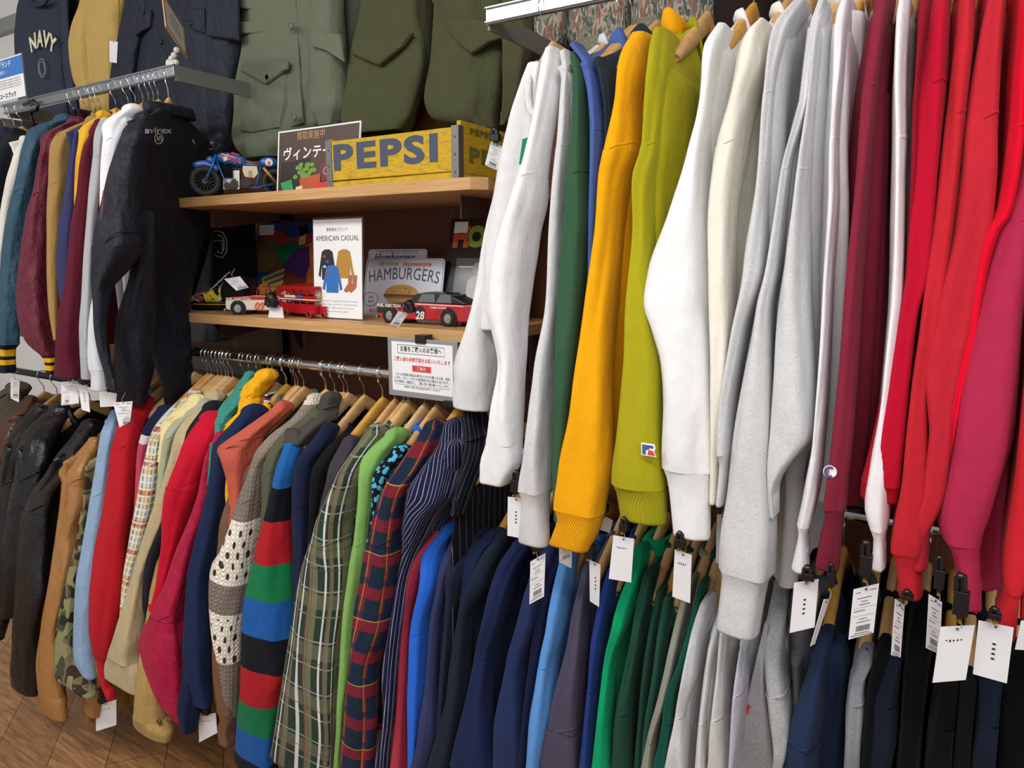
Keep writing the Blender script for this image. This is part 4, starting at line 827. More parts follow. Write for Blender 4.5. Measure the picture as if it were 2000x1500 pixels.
WG('brown_sweater', 'dusty brown sweater high behind the maroon sweatshirt', 'sweater', fb('#5e4c48', 'plain'), 1.68, '-40,1600,1730;0,1600,1730;30,1604,1728')
# low items left of the shelves
j = WG('jersey', 'black jersey with a white outlined character hanging beside the shelves', 'jersey', fb('#15171d', 'plain'), 1.68, '436,420,496;470,418,497;520,417,498;600,418,498;640,422,496')
m = MB(); f = Frame(PY(417, 430, 1.622), PY(446, 432, 1.622), PY(417, 503, 1.622)); V = MB()
for inset in (0, .0065):
    pts = [(.08, .3), (.2, .27), (.62, .3), (.9, .5), (.9, .8), (.62, .98), (.2, .95), (.05, .9)]
    m.tube([f.p(.5+(u-.5)*(1-inset*70), .62+(v_-.62)*(1-inset*50), 0) for u, v_ in pts], .0016, 5)
m.tube([f.p(.1, 0), f.p(.55, .04)], .0014, 5); m.tube([f.p(.05, .55), f.p(.6, .52), f.p(.62, .8)], .0014, 5); m.build('lettering', solid('white_print', '#d8dade', .8), j)
WG('sweatshirt', 'grey sweatshirt low behind the boot, its hem showing under the lower shelf', 'sweatshirt', fb('#808288', 'heather', '#606266'), 1.735, '440,404,418;520,392,416;600,370,418;640,352,428;662,348,432')
tagp(boxo('display_board', (-2.45, 1.7, 1.235), (.62, .012, .07), solid('grey_board', '#7d7d78', .7)), 'narrow grey board behind the left end of the round middle rail', 'board')
# ================================================================ helper for things on the shelves
def XC(px, y, z):
    """point with given y, z that lies in pixel column px"""
    k = (px-1000)/F; q = np.array([0, y, z-H]); X = (k*(q@fw)-q@rt)/(rt[0]-k*fw[0]); return Vector((X, y, z))
SU, SL = 1.811, 1.462
class Loc:
    """a thing's own axes: a along its length, w across (away from the aisle), h up"""
    def __init__(s, o, a): s.o = Vector(o); s.A = (Vector(a)-s.o); s.A.z = 0; s.L = s.A.length; s.A.normalize(); s.W = Vector((-s.A.y, s.A.x, 0)); 
    def __call__(s, a, w, h): return s.o+s.A*a+s.W*w+Vector((0, 0, h))
    def M(s): return Matrix((s.A, s.W, Vector((0, 0, 1)))).transposed()
    def prism(s, m, prof, w0, w1, taper=None):
        if not taper: m.prism(prof, s(0, w0, 0), s.A, (0, 0, 1), s.W, w1-w0); return
        n = len(prof); c = sum(p[0] for p in prof)/n; V = [s(a, w0+taper*h_, h_) for a, h_ in prof]+[s(a, w1-taper*h_, h_) for a, h_ in prof]
        m.add(V, [tuple(range(n))[::-1], tuple(range(n, 2*n))]+[(i, (i+1) % n, n+(i+1) % n, n+i) for i in range(n)])
    def text(s, m, txt, a, h, size, w=0, mirror=False, slant=0):
        V, Fc = textpoly(txt, size/.72, .03, slant); m.add([s(a+x, w, h+y) for x, y in V], Fc)
def wheel(par, L, a, w, r, t, tyre, hub, spokes=0):
    m = MB(); c = L(a, w, r); ax = L.W
    prof = [(.62, .5), (.9, .5), (1, .3), (1, -.3), (.9, -.5), (.62, -.5)]; V = []; n = 28
    for k in range(n):
        th = 2*math.pi*k/n
        for pr_, pt in prof: V.append(c+L.A*(r*pr_*math.cos(th))+Vector((0, 0, r*pr_*math.sin(th)))+ax*(t*pt))
    P = len(prof); m.add(V, [(k*P+j, ((k+1) % n)*P+j, ((k+1) % n)*P+(j+1) % P, k*P+(j+1) % P) for k in range(n) for j in range(P)])
    wo = m.build('wheel', tyre, par, smooth=True); h = MB()
    if spokes:
        h.disc(c, ax, r*.16, t*.9); h.tube([c+L.A*(r*.64*math.cos(a_))+Vector((0, 0, r*.64*math.sin(a_))) for a_ in [2*math.pi*k/24 for k in range(25)]], r*.05, 6, False)
        for k in range(spokes): a_ = 2*math.pi*k/spokes; h.tube([c, c+L.A*(r*.64*math.cos(a_))+Vector((0, 0, r*.64*math.sin(a_)))], r*.022, 5)
    else:
        h.disc(c, ax, r*.62, t*.7, 28); h.disc(c-ax*t*.4, ax, r*.5, t*.3, 24, r*.42); h.disc(c-ax*t*.6, ax, r*.2, t*.25, 16)
    h.build('hub_cap', hub, wo)
    return wo
red = solid('red_enamel', '#b3141d', .35, coat=.4); cream = solid('cream_enamel', '#e9dccb', .4, coat=.3); blk = solid('black_enamel', '#17181b', .35, coat=.3); rub = solid('toy_rubber', '#131313', .7)
hubm = solid('tin_hub', '#b4aea2', .35, .8); dkglass = solid('dark_window', '#1c1715', .3); orng = solid('orange_enamel', '#e0662a', .5)
# ---- toy motorcycle
P0 = Vector(PZ(403, 384, SU)); P1 = P0+Vector((.135, .16, 0)); L = Loc(P0, P1)
r = thing('toy_motorcycle', 'blue and black tin toy motorcycle with a flag-painted tank on the upper shelf', 'toy', tuple(L(.1, 0, 0)))
tyre = solid('dark_tyre', '#22201f', .6)
R_ = .044; wheel(r, L, 0, 0, R_, .02, tyre, solid('dark_spokes', '#5a5248', .5, .5), 14); wheel(r, L, .2, 0, R_, .022, tyre, solid('dark_spokes', '#5a5248', .5, .5), 14)
blue = solid('blue_enamel', '#2667b4', .35, coat=.5)
m = MB(); 
for w_ in (-.014, .014): m.tube([L(0, w_, R_), L(.024, w_, .088), L(.034, w_*.8, .12)], .0032, 8)
m.build('fork', blue, r, smooth=True)
m = MB(); pts = [L(R_*1.1*math.cos(a), 0, R_+R_*1.12*math.sin(a)) for a in [math.radians(q) for q in range(40, 130, 12)]]; m.tube(pts, .011, 8, flat=.6); m.build('mudguard', blue, r, smooth=True)
m = MB(); m.ball(L(.018, 0, .104), (.013, .012, .012), 14, 8); m.build('headlamp', blue, r, smooth=True)
m = MB(); m.tube([L(.022, -.05, .128), L(.034, -.03, .135), L(.036, 0, .126), L(.034, .03, .135), L(.022, .05, .128)], .0028, 8); m.ball(L(.03, -.03, .148), .009); m.tube([L(.03, -.03, .135), L(.03, -.03, .15)], .0015, 6); m.tube([L(.034, .03, .135), L(.044, .034, .155), L(.06, .034, .15)], .0012, 6); m.build('handlebar', solid('gunmetal', '#54504c', .35, .7), r, smooth=True)
tk = MB()
for i_ in range(1): tk.ball(L(.078, 0, .108), (.045, .021, .019), 22, 12, L.M() @ Matrix.Rotation(math.radians(10), 3, 'Y'))
tank = tk.build('fuel_tank', blue, r, smooth=True)
m = MB(); m.tube([L(.046+.0, -.0175, .117), L(.07, -.0215, .112), L(.104, -.0165, .104)], .003, 6, flat=.5); m.tube([L(.068, -.0185, .124), L(.076, -.022, .108), L(.09, -.0205, .096)], .003, 6, flat=.5); m.tube([L(.078, -.006, .1275), L(.1, -.01, .121)], .003, 6); m.build('stripe', solid('flag_red', '#c8323a', .4), tank)
m = MB(); 
for dw in (.0045, -.0045): m.tube([L(.05, -.0168, .117+dw), L(.07, -.0205, .112+dw), L(.102, -.0158, .104+dw)], .0017, 6)
m.ball(L(.06, -.0175, .108), (.011, .004, .008), 12, 6); m.build('stripe', solid('flag_white', '#e8e6e2', .5), tank)
m = MB(); m.tube([L(.11, 0, .103), L(.135, 0, .097), L(.16, 0, .1)], .009, 10, flat=.8); m.build('seat', solid('brown_seat', '#7a4a42', .5), r, smooth=True)
m = MB(); m.ball(L(.182, 0, .104), (.028, .017, .016), 16, 10, L.M()); tl_ = m.build('tail_cowl', blue, r, smooth=True); m = MB(); m.disc(L(.182, -.0172, .103), L.W, .011, .001); m.build('number_disc', solid('flag_white', '#e8e6e2', .5), tl_)
m = MB(); L.text(m, '8', .182, .099, .012, -.0182); m.build('lettering', inkred, tl_)
m = MB(); L.prism(m, [(.108, .09), (.148, .09), (.15, .07), (.138, .056), (.112, .058), (.106, .075)], -.02, -.015); pp = m.build('side_plate', solid('cream_plate', '#dfd2ac', .5), r, bevel=.001); m = MB(); L.text(m, '8', .128, .066, .018, -.0206); m.build('lettering', solid('faded_red', '#c98a72', .6), pp)
m = MB(); 
for a, h_, q in ((.085, .036, .016), (.115, .04, .014)): m.disc(L(a, -.006, h_), L.W, q, .03, 20); m.disc(L(a, -.022, h_), L.W, q*.7, .006, 16)
for k in range(6): m.box(L(.085, 0, .056+k*.005), (.03, .026, .0028), L.M())
m.disc(L(.062, -.01, .03), L.W, .011, .02); m.build('engine', solid('engine_metal', '#3b3733', .4, .7), r)
m = MB(); 
for w_ in (-.012, .012):
    m.tube([L(.034, w_*.4, .108), L(.06, w_, .03), L(.14, w_, .028), L(.2, w_, R_)], .0026, 7); m.tube([L(.14, w_, .028), L(.158, w_, .09)], .003, 7); m.tube([L(.11, w_, .095), L(.16, w_, .092)], .003, 7)
m.build('frame', blue, r, smooth=True)
m = MB(); m.tube([L(.165, -.015, .088), L(.2, -.015, R_)], .005, 8); m.build('shock_absorber', solid('brass_toy', '#b08a4a', .4, .5), r, smooth=True)
# ---- generic toy car
def toycar(label, x0, x1, yy, bodyprof, cabprof, wdt, wheels, rw, lower, upper, cabm, roofless=False, txt=None, split=.035, yd=0):
    a = XC(x0, yy, SL); b_ = XC(x1, yy+yd, SL); L = Loc(a, b_); r = thing('toy_car', label, 'toy', tuple(L(L.L/2, wdt/2, 0))); S = L.L
    m = MB(); L.prism(m, [(q*S, h) for q, h in bodyprof], 0, wdt); bo = m.build('car_body', lower, r, bevel=.004, smooth=False)
    if upper:
        m = MB(); top = [(q*S, max(h, split)+.0008) for q, h in bodyprof if h >= split-.001]; q0, q1 = min(t_[0] for t_ in top), max(t_[0] for t_ in top)
        L.prism(m, [(q0-.001, split)]+sorted([t_ for t_ in top if t_[1] > split+.002])+[(q1+.001, split)], -.0012, wdt+.0012); m.build('upper_panel', upper, r, bevel=.002)
    if cabprof and not roofless:
        m = MB(); L.prism(m, [(q*S, h) for q, h in cabprof], .006, wdt-.006, .08); cb = m.build('cabin', cabm, r, bevel=.003)
        m = MB(); qs = [q for q, h in cabprof]; hs = [h for q, h in cabprof]; c0, c1, h0, h1 = min(qs)*S, max(qs)*S, min(hs), max(hs)
        for u0, u1 in ((.24, .48), (.54, .74)):
            L.prism(m, [(c0+(c1-c0)*(u0-.05), h0+.004), (c0+(c1-c0)*u1, h0+.004), (c0+(c1-c0)*(u1-.01), h1-.005), (c0+(c1-c0)*(u0+.03), h1-.005)], .0095, wdt-.0095)
        m.build('window', solid('car_window', '#6a6e70', .15), cb)
    for q in wheels:
        for w_ in (.004, wdt-.004):
            wheel(r, L, q*S, w_-.003 if w_ < .02 else w_+.003, rw, .014, rub, hubm)
            m = MB(); m.disc(L(q*S, w_, rw), L.W, rw*1.22, .012, 24); m.build('wheel_arch', blk, r)
    m = MB(); m.box(L(-.002, wdt/2, .016), (.005, wdt*1.02, .006), L.M()); m.box(L(S+.002, wdt/2, .016), (.005, wdt*1.02, .006), L.M()); m.build('bumper', hubm, r)
    for tx, q, h, sz, mt, sl in (txt or []):
        m = MB(); L.text(m, tx, q*S, h, sz, -.0022, slant=sl); m.build('lettering', mt, r)
    return r, L, S
bp = [(0, .02), (0, .04), (.04, .052), (.36, .056), (.42, .058), (.95, .056), (1, .048), (1, .02), (.96, .014), (.03, .014)]
r1, L1_, S1 = toycar('cream and red tin toy convertible partly hidden by the red bus', 441, 575, 1.37, bp, None, .085, (.19, .8), .02, cream, red, blk, roofless=True, split=.045, yd=.1,
       txt=[('FUEL INJECTION', .2, .0475, .0075, cream, .1), ('09', .5, .026, .022, orng, .15)])
m = MB()
for w_ in (.008, .077): m.tube([L1_(S1*.44, w_, .056), L1_(S1*.48, w_, .08)], .0016, 6)
m.tube([L1_(S1*.48, .008, .08), L1_(S1*.48, .077, .08)], .0018, 6); m.box(L1_(S1*.62, .042, .081), (S1*.3, .072, .003), L1_.M())
for w_ in (.008, .077): m.tube([L1_(S1*.76, w_, .056), L1_(S1*.76, w_, .08)], .0016, 6)
m.build('windscreen_frame', red, r1)
bp2 = [(0, .024), (.01, .042), (.06, .05), (.32, .054), (.42, .056), (.9, .055), (1, .058), (1, .022), (.95, .013), (.03, .013)]
cb2 = [(.3, .054), (.4, .079), (.52, .084), (.7, .082), (.93, .056)]
r2, L2_, S2 = toycar('black roofed red tin toy car numbered 28 on the lower shelf', 737, 925, 1.42, bp2, cb2, .085, (.15, .76), .021, red, None, blk,
       txt=[('FUEL INJECTION', .14, .046, .008, cream, .1), ('28', .47, .024, .02, cream, .15), ('COBRA RACING', .66, .046, .005, cream, 0)])
m = MB(); L2_.prism(m, [(-.001, .026), (.001, .043), (S2*.06, .0512), (S2*.3, .0552), (S2*.26, .036), (S2*.2, .046), (S2*.1, .044), (S2*.06, .026)], -.001, .086); m.build('bonnet_panel', blk, r2, bevel=.001)
m = MB(); m.disc(L2_(S2*.47, -.0008, .033), L2_.W, .016, .0012, 24); m.build('number_oval', blk, r2)
# ---- double decker bus
a = Vector(PZ(547, 617, SL)); b_ = Vector(PZ(616, 623, SL)); c_ = Vector(PZ(646, 621, SL)); L = Loc(a, b_); S = L.L; wd = .052
r = thing('toy_bus', 'small red double-decker toy bus standing before the acrylic print stand', 'toy', tuple(L(S/2, wd/2, 0))); Hh = .088
m = MB()
wnd = []
def wall_(w_, t):
    m.box(L(S/2, w_, .026), (S, t, .028), L.M()); m.box(L(S/2, w_, .057), (S, t, .012), L.M()); m.box(L(S/2, w_, .083), (S, t, .007), L.M())
    for k in range(6): m.box(L(.004+k*(S-.008)/5, w_, .052), (.0035, t, .05), L.M())
wall_(.002, .003); wall_(wd-.002, .003)
for a_ in (.002, S-.002):
    m.box(L(a_, wd/2, .026), (.003, wd, .028), L.M()); m.box(L(a_, wd/2, .057), (.003, wd, .012), L.M()); m.box(L(a_, wd/2, .083), (.003, wd, .007), L.M())
    for w_ in (.003, wd/2, wd-.003): m.box(L(a_, w_, .06), (.003, .004, .05), L.M())
m.box(L(S/2, wd/2, .014), (S, wd, .003), L.M()); m.box(L(S/2, wd/2, .058), (S*.98, wd*.98, .002), L.M()); m.build('bus_body', red, r)
m = MB(); m.prism([(-.001, 0), (S+.001, 0), (S-.003, .005), (.003, .005)], L(0, -.001, .0855), L.A, (0, 0, 1), L.W, wd+.002); m.build('roof', red, r, bevel=.002)
m = MB(); m.box(L(S/2, -.0012, .0525), (S*1.01, .002, .003), L.M()); m.box(L(S+.001, wd/2, .0525), (.002, wd, .003), L.M()); m.build('cream_band', cream, r)
m = MB(); m.box(L(S*.33, -.001, .0605), (S*.3, .002, .007), L.M()); ab = m.build('advert_panel', cream, r); m = MB(); m.box(L(S*.6, -.001, .0605), (S*.2, .002, .007), L.M()); m.build('advert_panel', inkblue, r)
m = MB(); m.box(L(S+.012, wd*.6, .024), (.024, wd*.62, .022), L.M()); m.build('engine_cover', red, r, bevel=.002)
m = MB(); m.box(L(S+.0245, wd*.6, .024), (.002, wd*.4, .02), L.M()); m.build('radiator', hubm, r)
m = MB(); m.box(L(S+.0015, wd/2, .0605), (.002, wd*.7, .007), L.M()); m.build('destination_board', solid('yellow_board', '#c9a24a', .5), r)
for a_ in (.2, .85): 
    for w_ in (-.001, wd+.001): wheel(r, L, S*a_, w_, .0115, .008, red, rub)
wheel(r, L, S+.016, wd*.32, .0105, .007, red, rub); wheel(r, L, S+.016, wd*.95, .0105, .007, red, rub)
# ---- boot
a = XC(358, 1.42, SL); b_ = XC(488, 1.49, SL); L = Loc(a, b_); S = L.L
r = thing('boot', 'black lace-up boot painted in yellow, red and white beside the toy cars', 'shoe', tuple(L(S/2, .04, 0)))
m = MB(); out = [(.0, .5), (.02, .3), (.08, .12), (.2, .02), (.4, .04), (.55, .14), (.75, .14), (.95, .2), (1, .5), (.95, .8), (.75, .86), (.5, .88), (.25, .98), (.1, .9), (.02, .7)]
m.prism([(u*S, v*.09) for u, v in out], L(0, 0, 0), L.A, L.W, (0, 0, 1), .024); m.build('sole', blackmetal, r, bevel=.003)
m = MB(); m.tube([L(u*S*1.004, v*.09-.0012 if v < .5 else v*.09+.001, .0205) for u, v in [(.02, .32), (.08, .12), (.2, .02), (.4, .04), (.55, .14), (.75, .14), (.95, .2)]], .0016, 6); m.build('welt_stitch', solid('yellow_thread', '#d8b020', .6), r)
V = []; secs = [(.03, .3, .026, .035), (.07, .4, .026, .05), (.16, .44, .026, .06), (.3, .44, .026, .066), (.44, .42, .026, .078), (.55, .38, .026, .095), (.68, .36, .026, .112), (.85, .34, .026, .118), (.97, .25, .026, .11)]; n = 20
for u, wv, z0, z1 in secs:
    for k in range(n):
        th = 2*math.pi*k/n; c, s_ = math.cos(th), math.sin(th); V.append(L(u*S, .045+wv*.09*math.copysign(abs(c)**.8, c), (z0+z1)/2-.004+(z1-z0)/2*math.copysign(abs(s_)**.9, s_)))
t = NT('painted_leather'); n1 = t.noise(16, t.coord(), 2, .6); col_ = t.ramp(n1, [(0, '#17171a'), (.38, '#e8c81e'), (.45, '#e9e6dc'), (.5, '#3a3b40'), (.55, '#c9512e'), (.6, '#b9c4cc'), (.66, '#17171a')], 'CONSTANT'); t.l(col_, t.b.inputs['Base Color']); t.b.inputs['Roughness'].default_value = .4; painted = t.m
m = MB(); m.add(V[:n*6], [(i*n+k, (i+1)*n+k, (i+1)*n+(k+1) % n, i*n+(k+1) % n) for i in range(5) for k in range(n)]+[tuple(range(n))]); m.build('toe_upper', painted, r, smooth=True)
m = MB(); m.add(V[n*5:], [(i*n+k, (i+1)*n+k, (i+1)*n+(k+1) % n, i*n+(k+1) % n) for i in range(3) for k in range(n)]+[tuple(3*n+k for k in range(n))]); m.build('shaft', solid('black_leather_boot', '#161618', .45), r, smooth=True)
m = MB()
for k in range(4): m.tube([L(S*(.36+.07*k), .02, .066+.013*k), L(S*(.4+.07*k), .045, .083+.014*k), L(S*(.37+.07*k), .068, .07+.013*k)], .0018, 6)
m.build('lace', solid('grey_lace', '#b8bcc2', .8), r, smooth=True)
# ---- crate
y0 = 1.4; A0 = XC(641, y0, SU); B0 = XC(896, y0, SU); Wc = (B0-A0).length; hc = .124; dc = .3; L = Loc(A0, B0)
t = NT('worn_yellow_paint'); n1 = t.noise(9, t.coord('Object', (3, 3, 14)), 5, .7); n2 = t.noise(60, t.coord('Object', (1, 1, 3)), 4, .7)
c1 = t.ramp(n1, [(.3, '#9c7a26'), (.5, '#c9a41e'), (.7, '#cfab22')]); t.l(t.mix(t.math('GREATER_THAN', n2, .66), c1, lin('#7a6030')), t.b.inputs['Base Color']); t.b.inputs['Roughness'].default_value = .75; yel = t.m
t.l(t.bump(n2, .3, .002), t.b.inputs['Normal'])
r = thing('wooden_crate', 'worn yellow wooden drinks crate lettered PEPSI on the upper shelf', 'crate', tuple(L(Wc/2, dc/2, 0)))
def pl(name, c, d): q = MB(); q.box(L(*c), d, L.M()); return q.build(name, yel, r, bevel=.0015)
fr = pl('front_board', (Wc/2, .006, .072), (Wc, .012, .1)); pl('bottom_slat', (Wc/2, .006, .01), (Wc, .012, .018)); pl('back_board', (Wc/2, dc-.006, .065), (Wc, .012, .118)); pl('base_board', (Wc/2, dc/2, .008), (Wc-.02, dc-.02, .008))
sd = pl('end_board', (Wc-.006, dc/2, .078), (.012, dc-.02, .118)); pl('end_board', (.006, dc/2, .07), (.012, dc-.02, .118)); pl('end_slat', (Wc-.006, dc/2, .01), (.012, dc-.02, .018))
bandm = solid('galvanised_strap', '#7c7b78', .5, .7)
for q, sg in ((Wc, 1), (0, -1)):
    m = MB(); m.box(L(q-sg*.009, -.001, .062), (.02, .002, .126), L.M()); m.box(L(q+sg*.001, .008, .062), (.002, .02, .126), L.M())
    for h_ in (.02, .06, .1): m.ball(L(q-sg*.009, -.002, h_), .0028, 8, 5)
    m.build('corner_strap', bandm, r)
inkp = solid('blue_grey_paint', '#48536a', .8, bump=.2); inkg = solid('green_grey_paint', '#66702a', .8)
def ltext(txt, a, h, hgt, wid, par, mat, side=False, d=-.0012):
    V, Fc = textpoly(txt, hgt/.72, .04, 0, 'CENTER', 1, 1.16); xs = [v_[0] for v_ in V]; k = wid/(max(xs)-min(xs)); x_m = (max(xs)+min(xs))/2; q = MB()
    pts = [L(a+(x-x_m)*k, d, h+y) if not side else L(Wc+.0022, a+(x-x_m)*k, h+y) for x, y in V]
    q.add(pts, Fc); q.build('lettering', mat, par)
ltext('PEPSI', Wc*.46, .076, .062, Wc*.8, fr, inkp)
ltext('PEPSI', dc*.5, .062, .034, dc*.72, sd, inkg, True); ltext('PEPSI-COLA', dc*.5, .117, .014, dc*.7, sd, inkg, True)
# ---- boards, prints, signs
def board(name, label, cat, tl, tr, bl, t=.003, mat=paper, z0=None):
    f = Frame(tl, tr, bl); c = (Vector(tl)+Vector(tr))/2; c.z = Vector(bl).z; r = thing(name, label, cat, tuple(c)); f.slab('panel', mat, r, -t, d=0); return f, r
def fit(x0, x1, ytop, y, z0, lean=.0):
    bl = XC(x0, y, z0); br = XC(x1, y, z0); zt = PY((x0+x1)/2, ytop, y+lean)[2]; return Vector((bl.x, y+lean, zt)), Vector((br.x, y+lean, zt)), bl
# vintage poster on the upper shelf
tl, tr, bl = fit(540, 700, 247, 1.47, SU, .02); f, r = board('poster', 'framed Japanese poster with a plant and books standing left of the yellow crate', 'poster', tl, tr, bl)
f.slab('print', solid('poster_brown', '#4a352b', .5), r, .0006, .02, .025, .985, .99, d=.0002)
m = MB(); f.text(m, '買取実施中', .42, .12, f.h*.1, maxw=f.w*.34, d=.0012); m.build('lettering', solid('poster_gold', '#c9996a', .6), r)
m = MB(); f.text(m, 'ヴィンテージ', .44, .38, f.h*.15, maxw=f.w*.72, d=.0012, bold=.02); m.build('lettering', paper, r)
def pic(name, col, pts): m = MB(); f.poly(m, pts, .0010, .0003); m.build(name, solid('p'+col, col, .6), r)
pic('suitcase_picture', '#2c2624', [(.06, .5), (.42, .45), (.45, .95), (.05, .98)]); pic('table_picture', '#6a4630', [(.02, .92), (.98, .86), (.98, .985), (.02, .985)])
m = MB(); rr = random.Random(3)
for k in range(26): f.ell(m, .36+rr.uniform(-.12, .12), .66+rr.uniform(-.12, .1), .03, .035, .0014+.00004*k, 8)
m.build('plant_picture', solid('poster_green', '#6f9a3c', .6), r)
m = MB(); f.poly(m, [(.3, .76), (.56, .7), (.55, .92), (.32, .93)], .0026); m.build('pot_picture', solid('poster_orange', '#b8552e', .6), r)
m = MB(); f.poly(m, [(.06, .8), (.2, .76), (.24, .97), (.1, .99)], .0028); m.build('book_picture', solid('poster_book', '#3f9d6a', .6), r)
m = MB(); f.poly(m, [(.26, .88), (.34, .86), (.34, .98), (.25, .98)], .003); m.build('jar_picture', solid('poster_jar', '#ead9a8', .6), r)
m = MB(); f.poly(m, [(.56, .55), (.9, .42), (.9, .8), (.57, .82)], .0024); m.build('sign_picture', solid('poster_sign', '#7a2f3a', .6), r)
m = MB(); f.text(m, 'Carte', .7, .68, f.h*.12, d=.0032); m.build('lettering', solid('poster_pink', '#d9a0a4', .6), r)
m = MB(); f.poly(m, [(.48, .85), (.7, .82), (.7, .98), (.48, .98)], .0027); m.build('box_picture', solid('poster_red', '#cf3a34', .6), r)
# record sleeve with painted figure
tl, tr, bl = fit(494, 612, 434, 1.69, SL, .05); f, r = board('record_sleeve', 'colourful painted record sleeve with a reclining figure behind the toy cars', 'record', tl, tr, bl)
f.slab('print', solid('sleeve_base', '#7b3f2c', .4), r, .0006, 0, 0, 1, 1, d=.0002); n_ = [0]
def pc(col, pts, nm='painted_shape'): n_[0] += 1; m = MB(); f.poly(m, pts, .0008+.0002*n_[0], .0002); m.build(nm, solid('q'+col, col, .45), r)
pc('#2b3f8a', [(0, 0), (1, 0), (1, .14), (.6, .2), (.3, .12), (0, .2)]); pc('#a8342e', [(.1, .12), (.3, .08), (.55, .2), (1, .12), (1, .22), (.5, .28), (.1, .2)])
pc('#1f6a4a', [(.3, .2), (.42, .3), (.55, .22), (.75, .24), (.8, .5), (.6, .6), (.36, .45)]); pc('#6d5a33', [(.02, .25), (.3, .2), (.34, .5), (.2, .6), (.02, .6)]); pc('#244c8c', [(0, .6), (.35, .58), (.3, .72), (0, .74)])
pc('#d8762a', [(.75, .3), (1, .2), (1, .7), (.9, .75), (.8, .5)]); pc('#4b2a6a', [(.5, .48), (.68, .32), (.86, .28), (.9, .5), (.84, .66), (.66, .62), (.45, .56)]); pc('#d9b08a', [(.7, .14), (.8, .14), (.8, .26), (.7, .28)]); pc('#1c1416', [(.67, .06), (.8, .04), (.84, .14), (.7, .18)])
for k in range(5): pc(['#b8b93a', '#7a4a8a'][k % 2], [(.12+.04*k, .66+.02*k), (.5, .54+.035*k), (.5, .575+.035*k), (.16+.04*k, .76+.02*k)])
pc('#c7412f', [(.4, .75), (1, .7), (1, 1), (.35, 1)]); pc('#e0a13a', [(.03, .78), (.2, .7), (.35, .9), (.05, .95)]); pc('#e8e2c8', [(.42, .86), (.55, .8), (.68, .88), (.62, .96), (.45, .96)])
pc('#efefef', [(.03, .03), (.28, .03), (.28, .15), (.03, .15)], 'price_sticker')
# acrylic stand AMERICAN CASUAL
tl, tr, bl = fit(613, 710, 424, 1.43, SL, .012); f, r = board('print_stand', 'tall acrylic stand with a white AMERICAN CASUAL print on the lower shelf', 'sign', tl, tr, bl, .0025, clear)
f.slab('print', paper, r, .0005, .02, .02, .98, .985, d=.0001)
m = MB(); f.text(m, '買取強化ブランド', .5, .12, f.h*.026, d=.001); m.build('lettering', ink, r)
m = MB(); f.text(m, 'AMERICAN CASUAL', .5, .205, f.h*.052, d=.001, maxw=f.w*.86); m.build('lettering', ink, r)
m = MB()
for k, (a_, b2) in enumerate([(.1, .9), (.1, .88), (.18, .8), (.3, .72)]):
    f.text(m, ['REAL MCCOY / THE REAL McCOYS / BUZZ', 'SUGAR CANE / SCHOTT / WAREHOUSE', 'AVIREX / RED WING / East Surf', 'Supreme Clothing / LEVIS'][k], .5, .82+.034*k, f.h*.013, d=.001, maxw=f.w*(b2-a_))
m.build('lettering', inkgrey, r)
def coatpic(cx, cy, w_, h_, col, nm): m = MB(); f.poly(m, [(cx-.12*w_, cy-.5*h_), (cx+.12*w_, cy-.5*h_), (cx+.3*w_, cy-.42*h_), (cx+.5*w_, cy+.36*h_), (cx+.38*w_, cy+.42*h_), (cx+.3*w_, cy), (cx+.3*w_, cy+.5*h_), (cx-.3*w_, cy+.5*h_), (cx-.3*w_, cy), (cx-.38*w_, cy+.42*h_), (cx-.5*w_, cy+.36*h_), (cx-.3*w_, cy-.42*h_)], .001+.0003*coatpic.k); coatpic.k += 1; m.build(nm, solid('c'+col, col, .6), r)
coatpic.k = 0
coatpic(.3, .46, .36, .3, '#26282c', 'jacket_picture'); coatpic(.64, .45, .38, .28, '#b8893a', 'jacket_picture')
for k, cc_ in enumerate(['#c83a3a', '#3a6ac8', '#d8d0c0', '#c83a3a']): m = MB(); f.ell(m, .25+.06*(k % 2), .38+.05*k, .03, .014, .0018); m.build('patch_picture', solid('c'+cc_, cc_, .6), r)
coatpic(.4, .6, .4, .27, '#2f6fc0', 'jacket_picture')
for dx in (0, .09): m = MB(); f.poly(m, [(.72+dx, .56), (.8+dx, .56), (.78+dx, .68), (.68+dx, .73), (.63+dx, .71), (.72+dx, .64)], .0022); m.build('boot_picture', solid('c_boot', '#b3683f', .6), r)
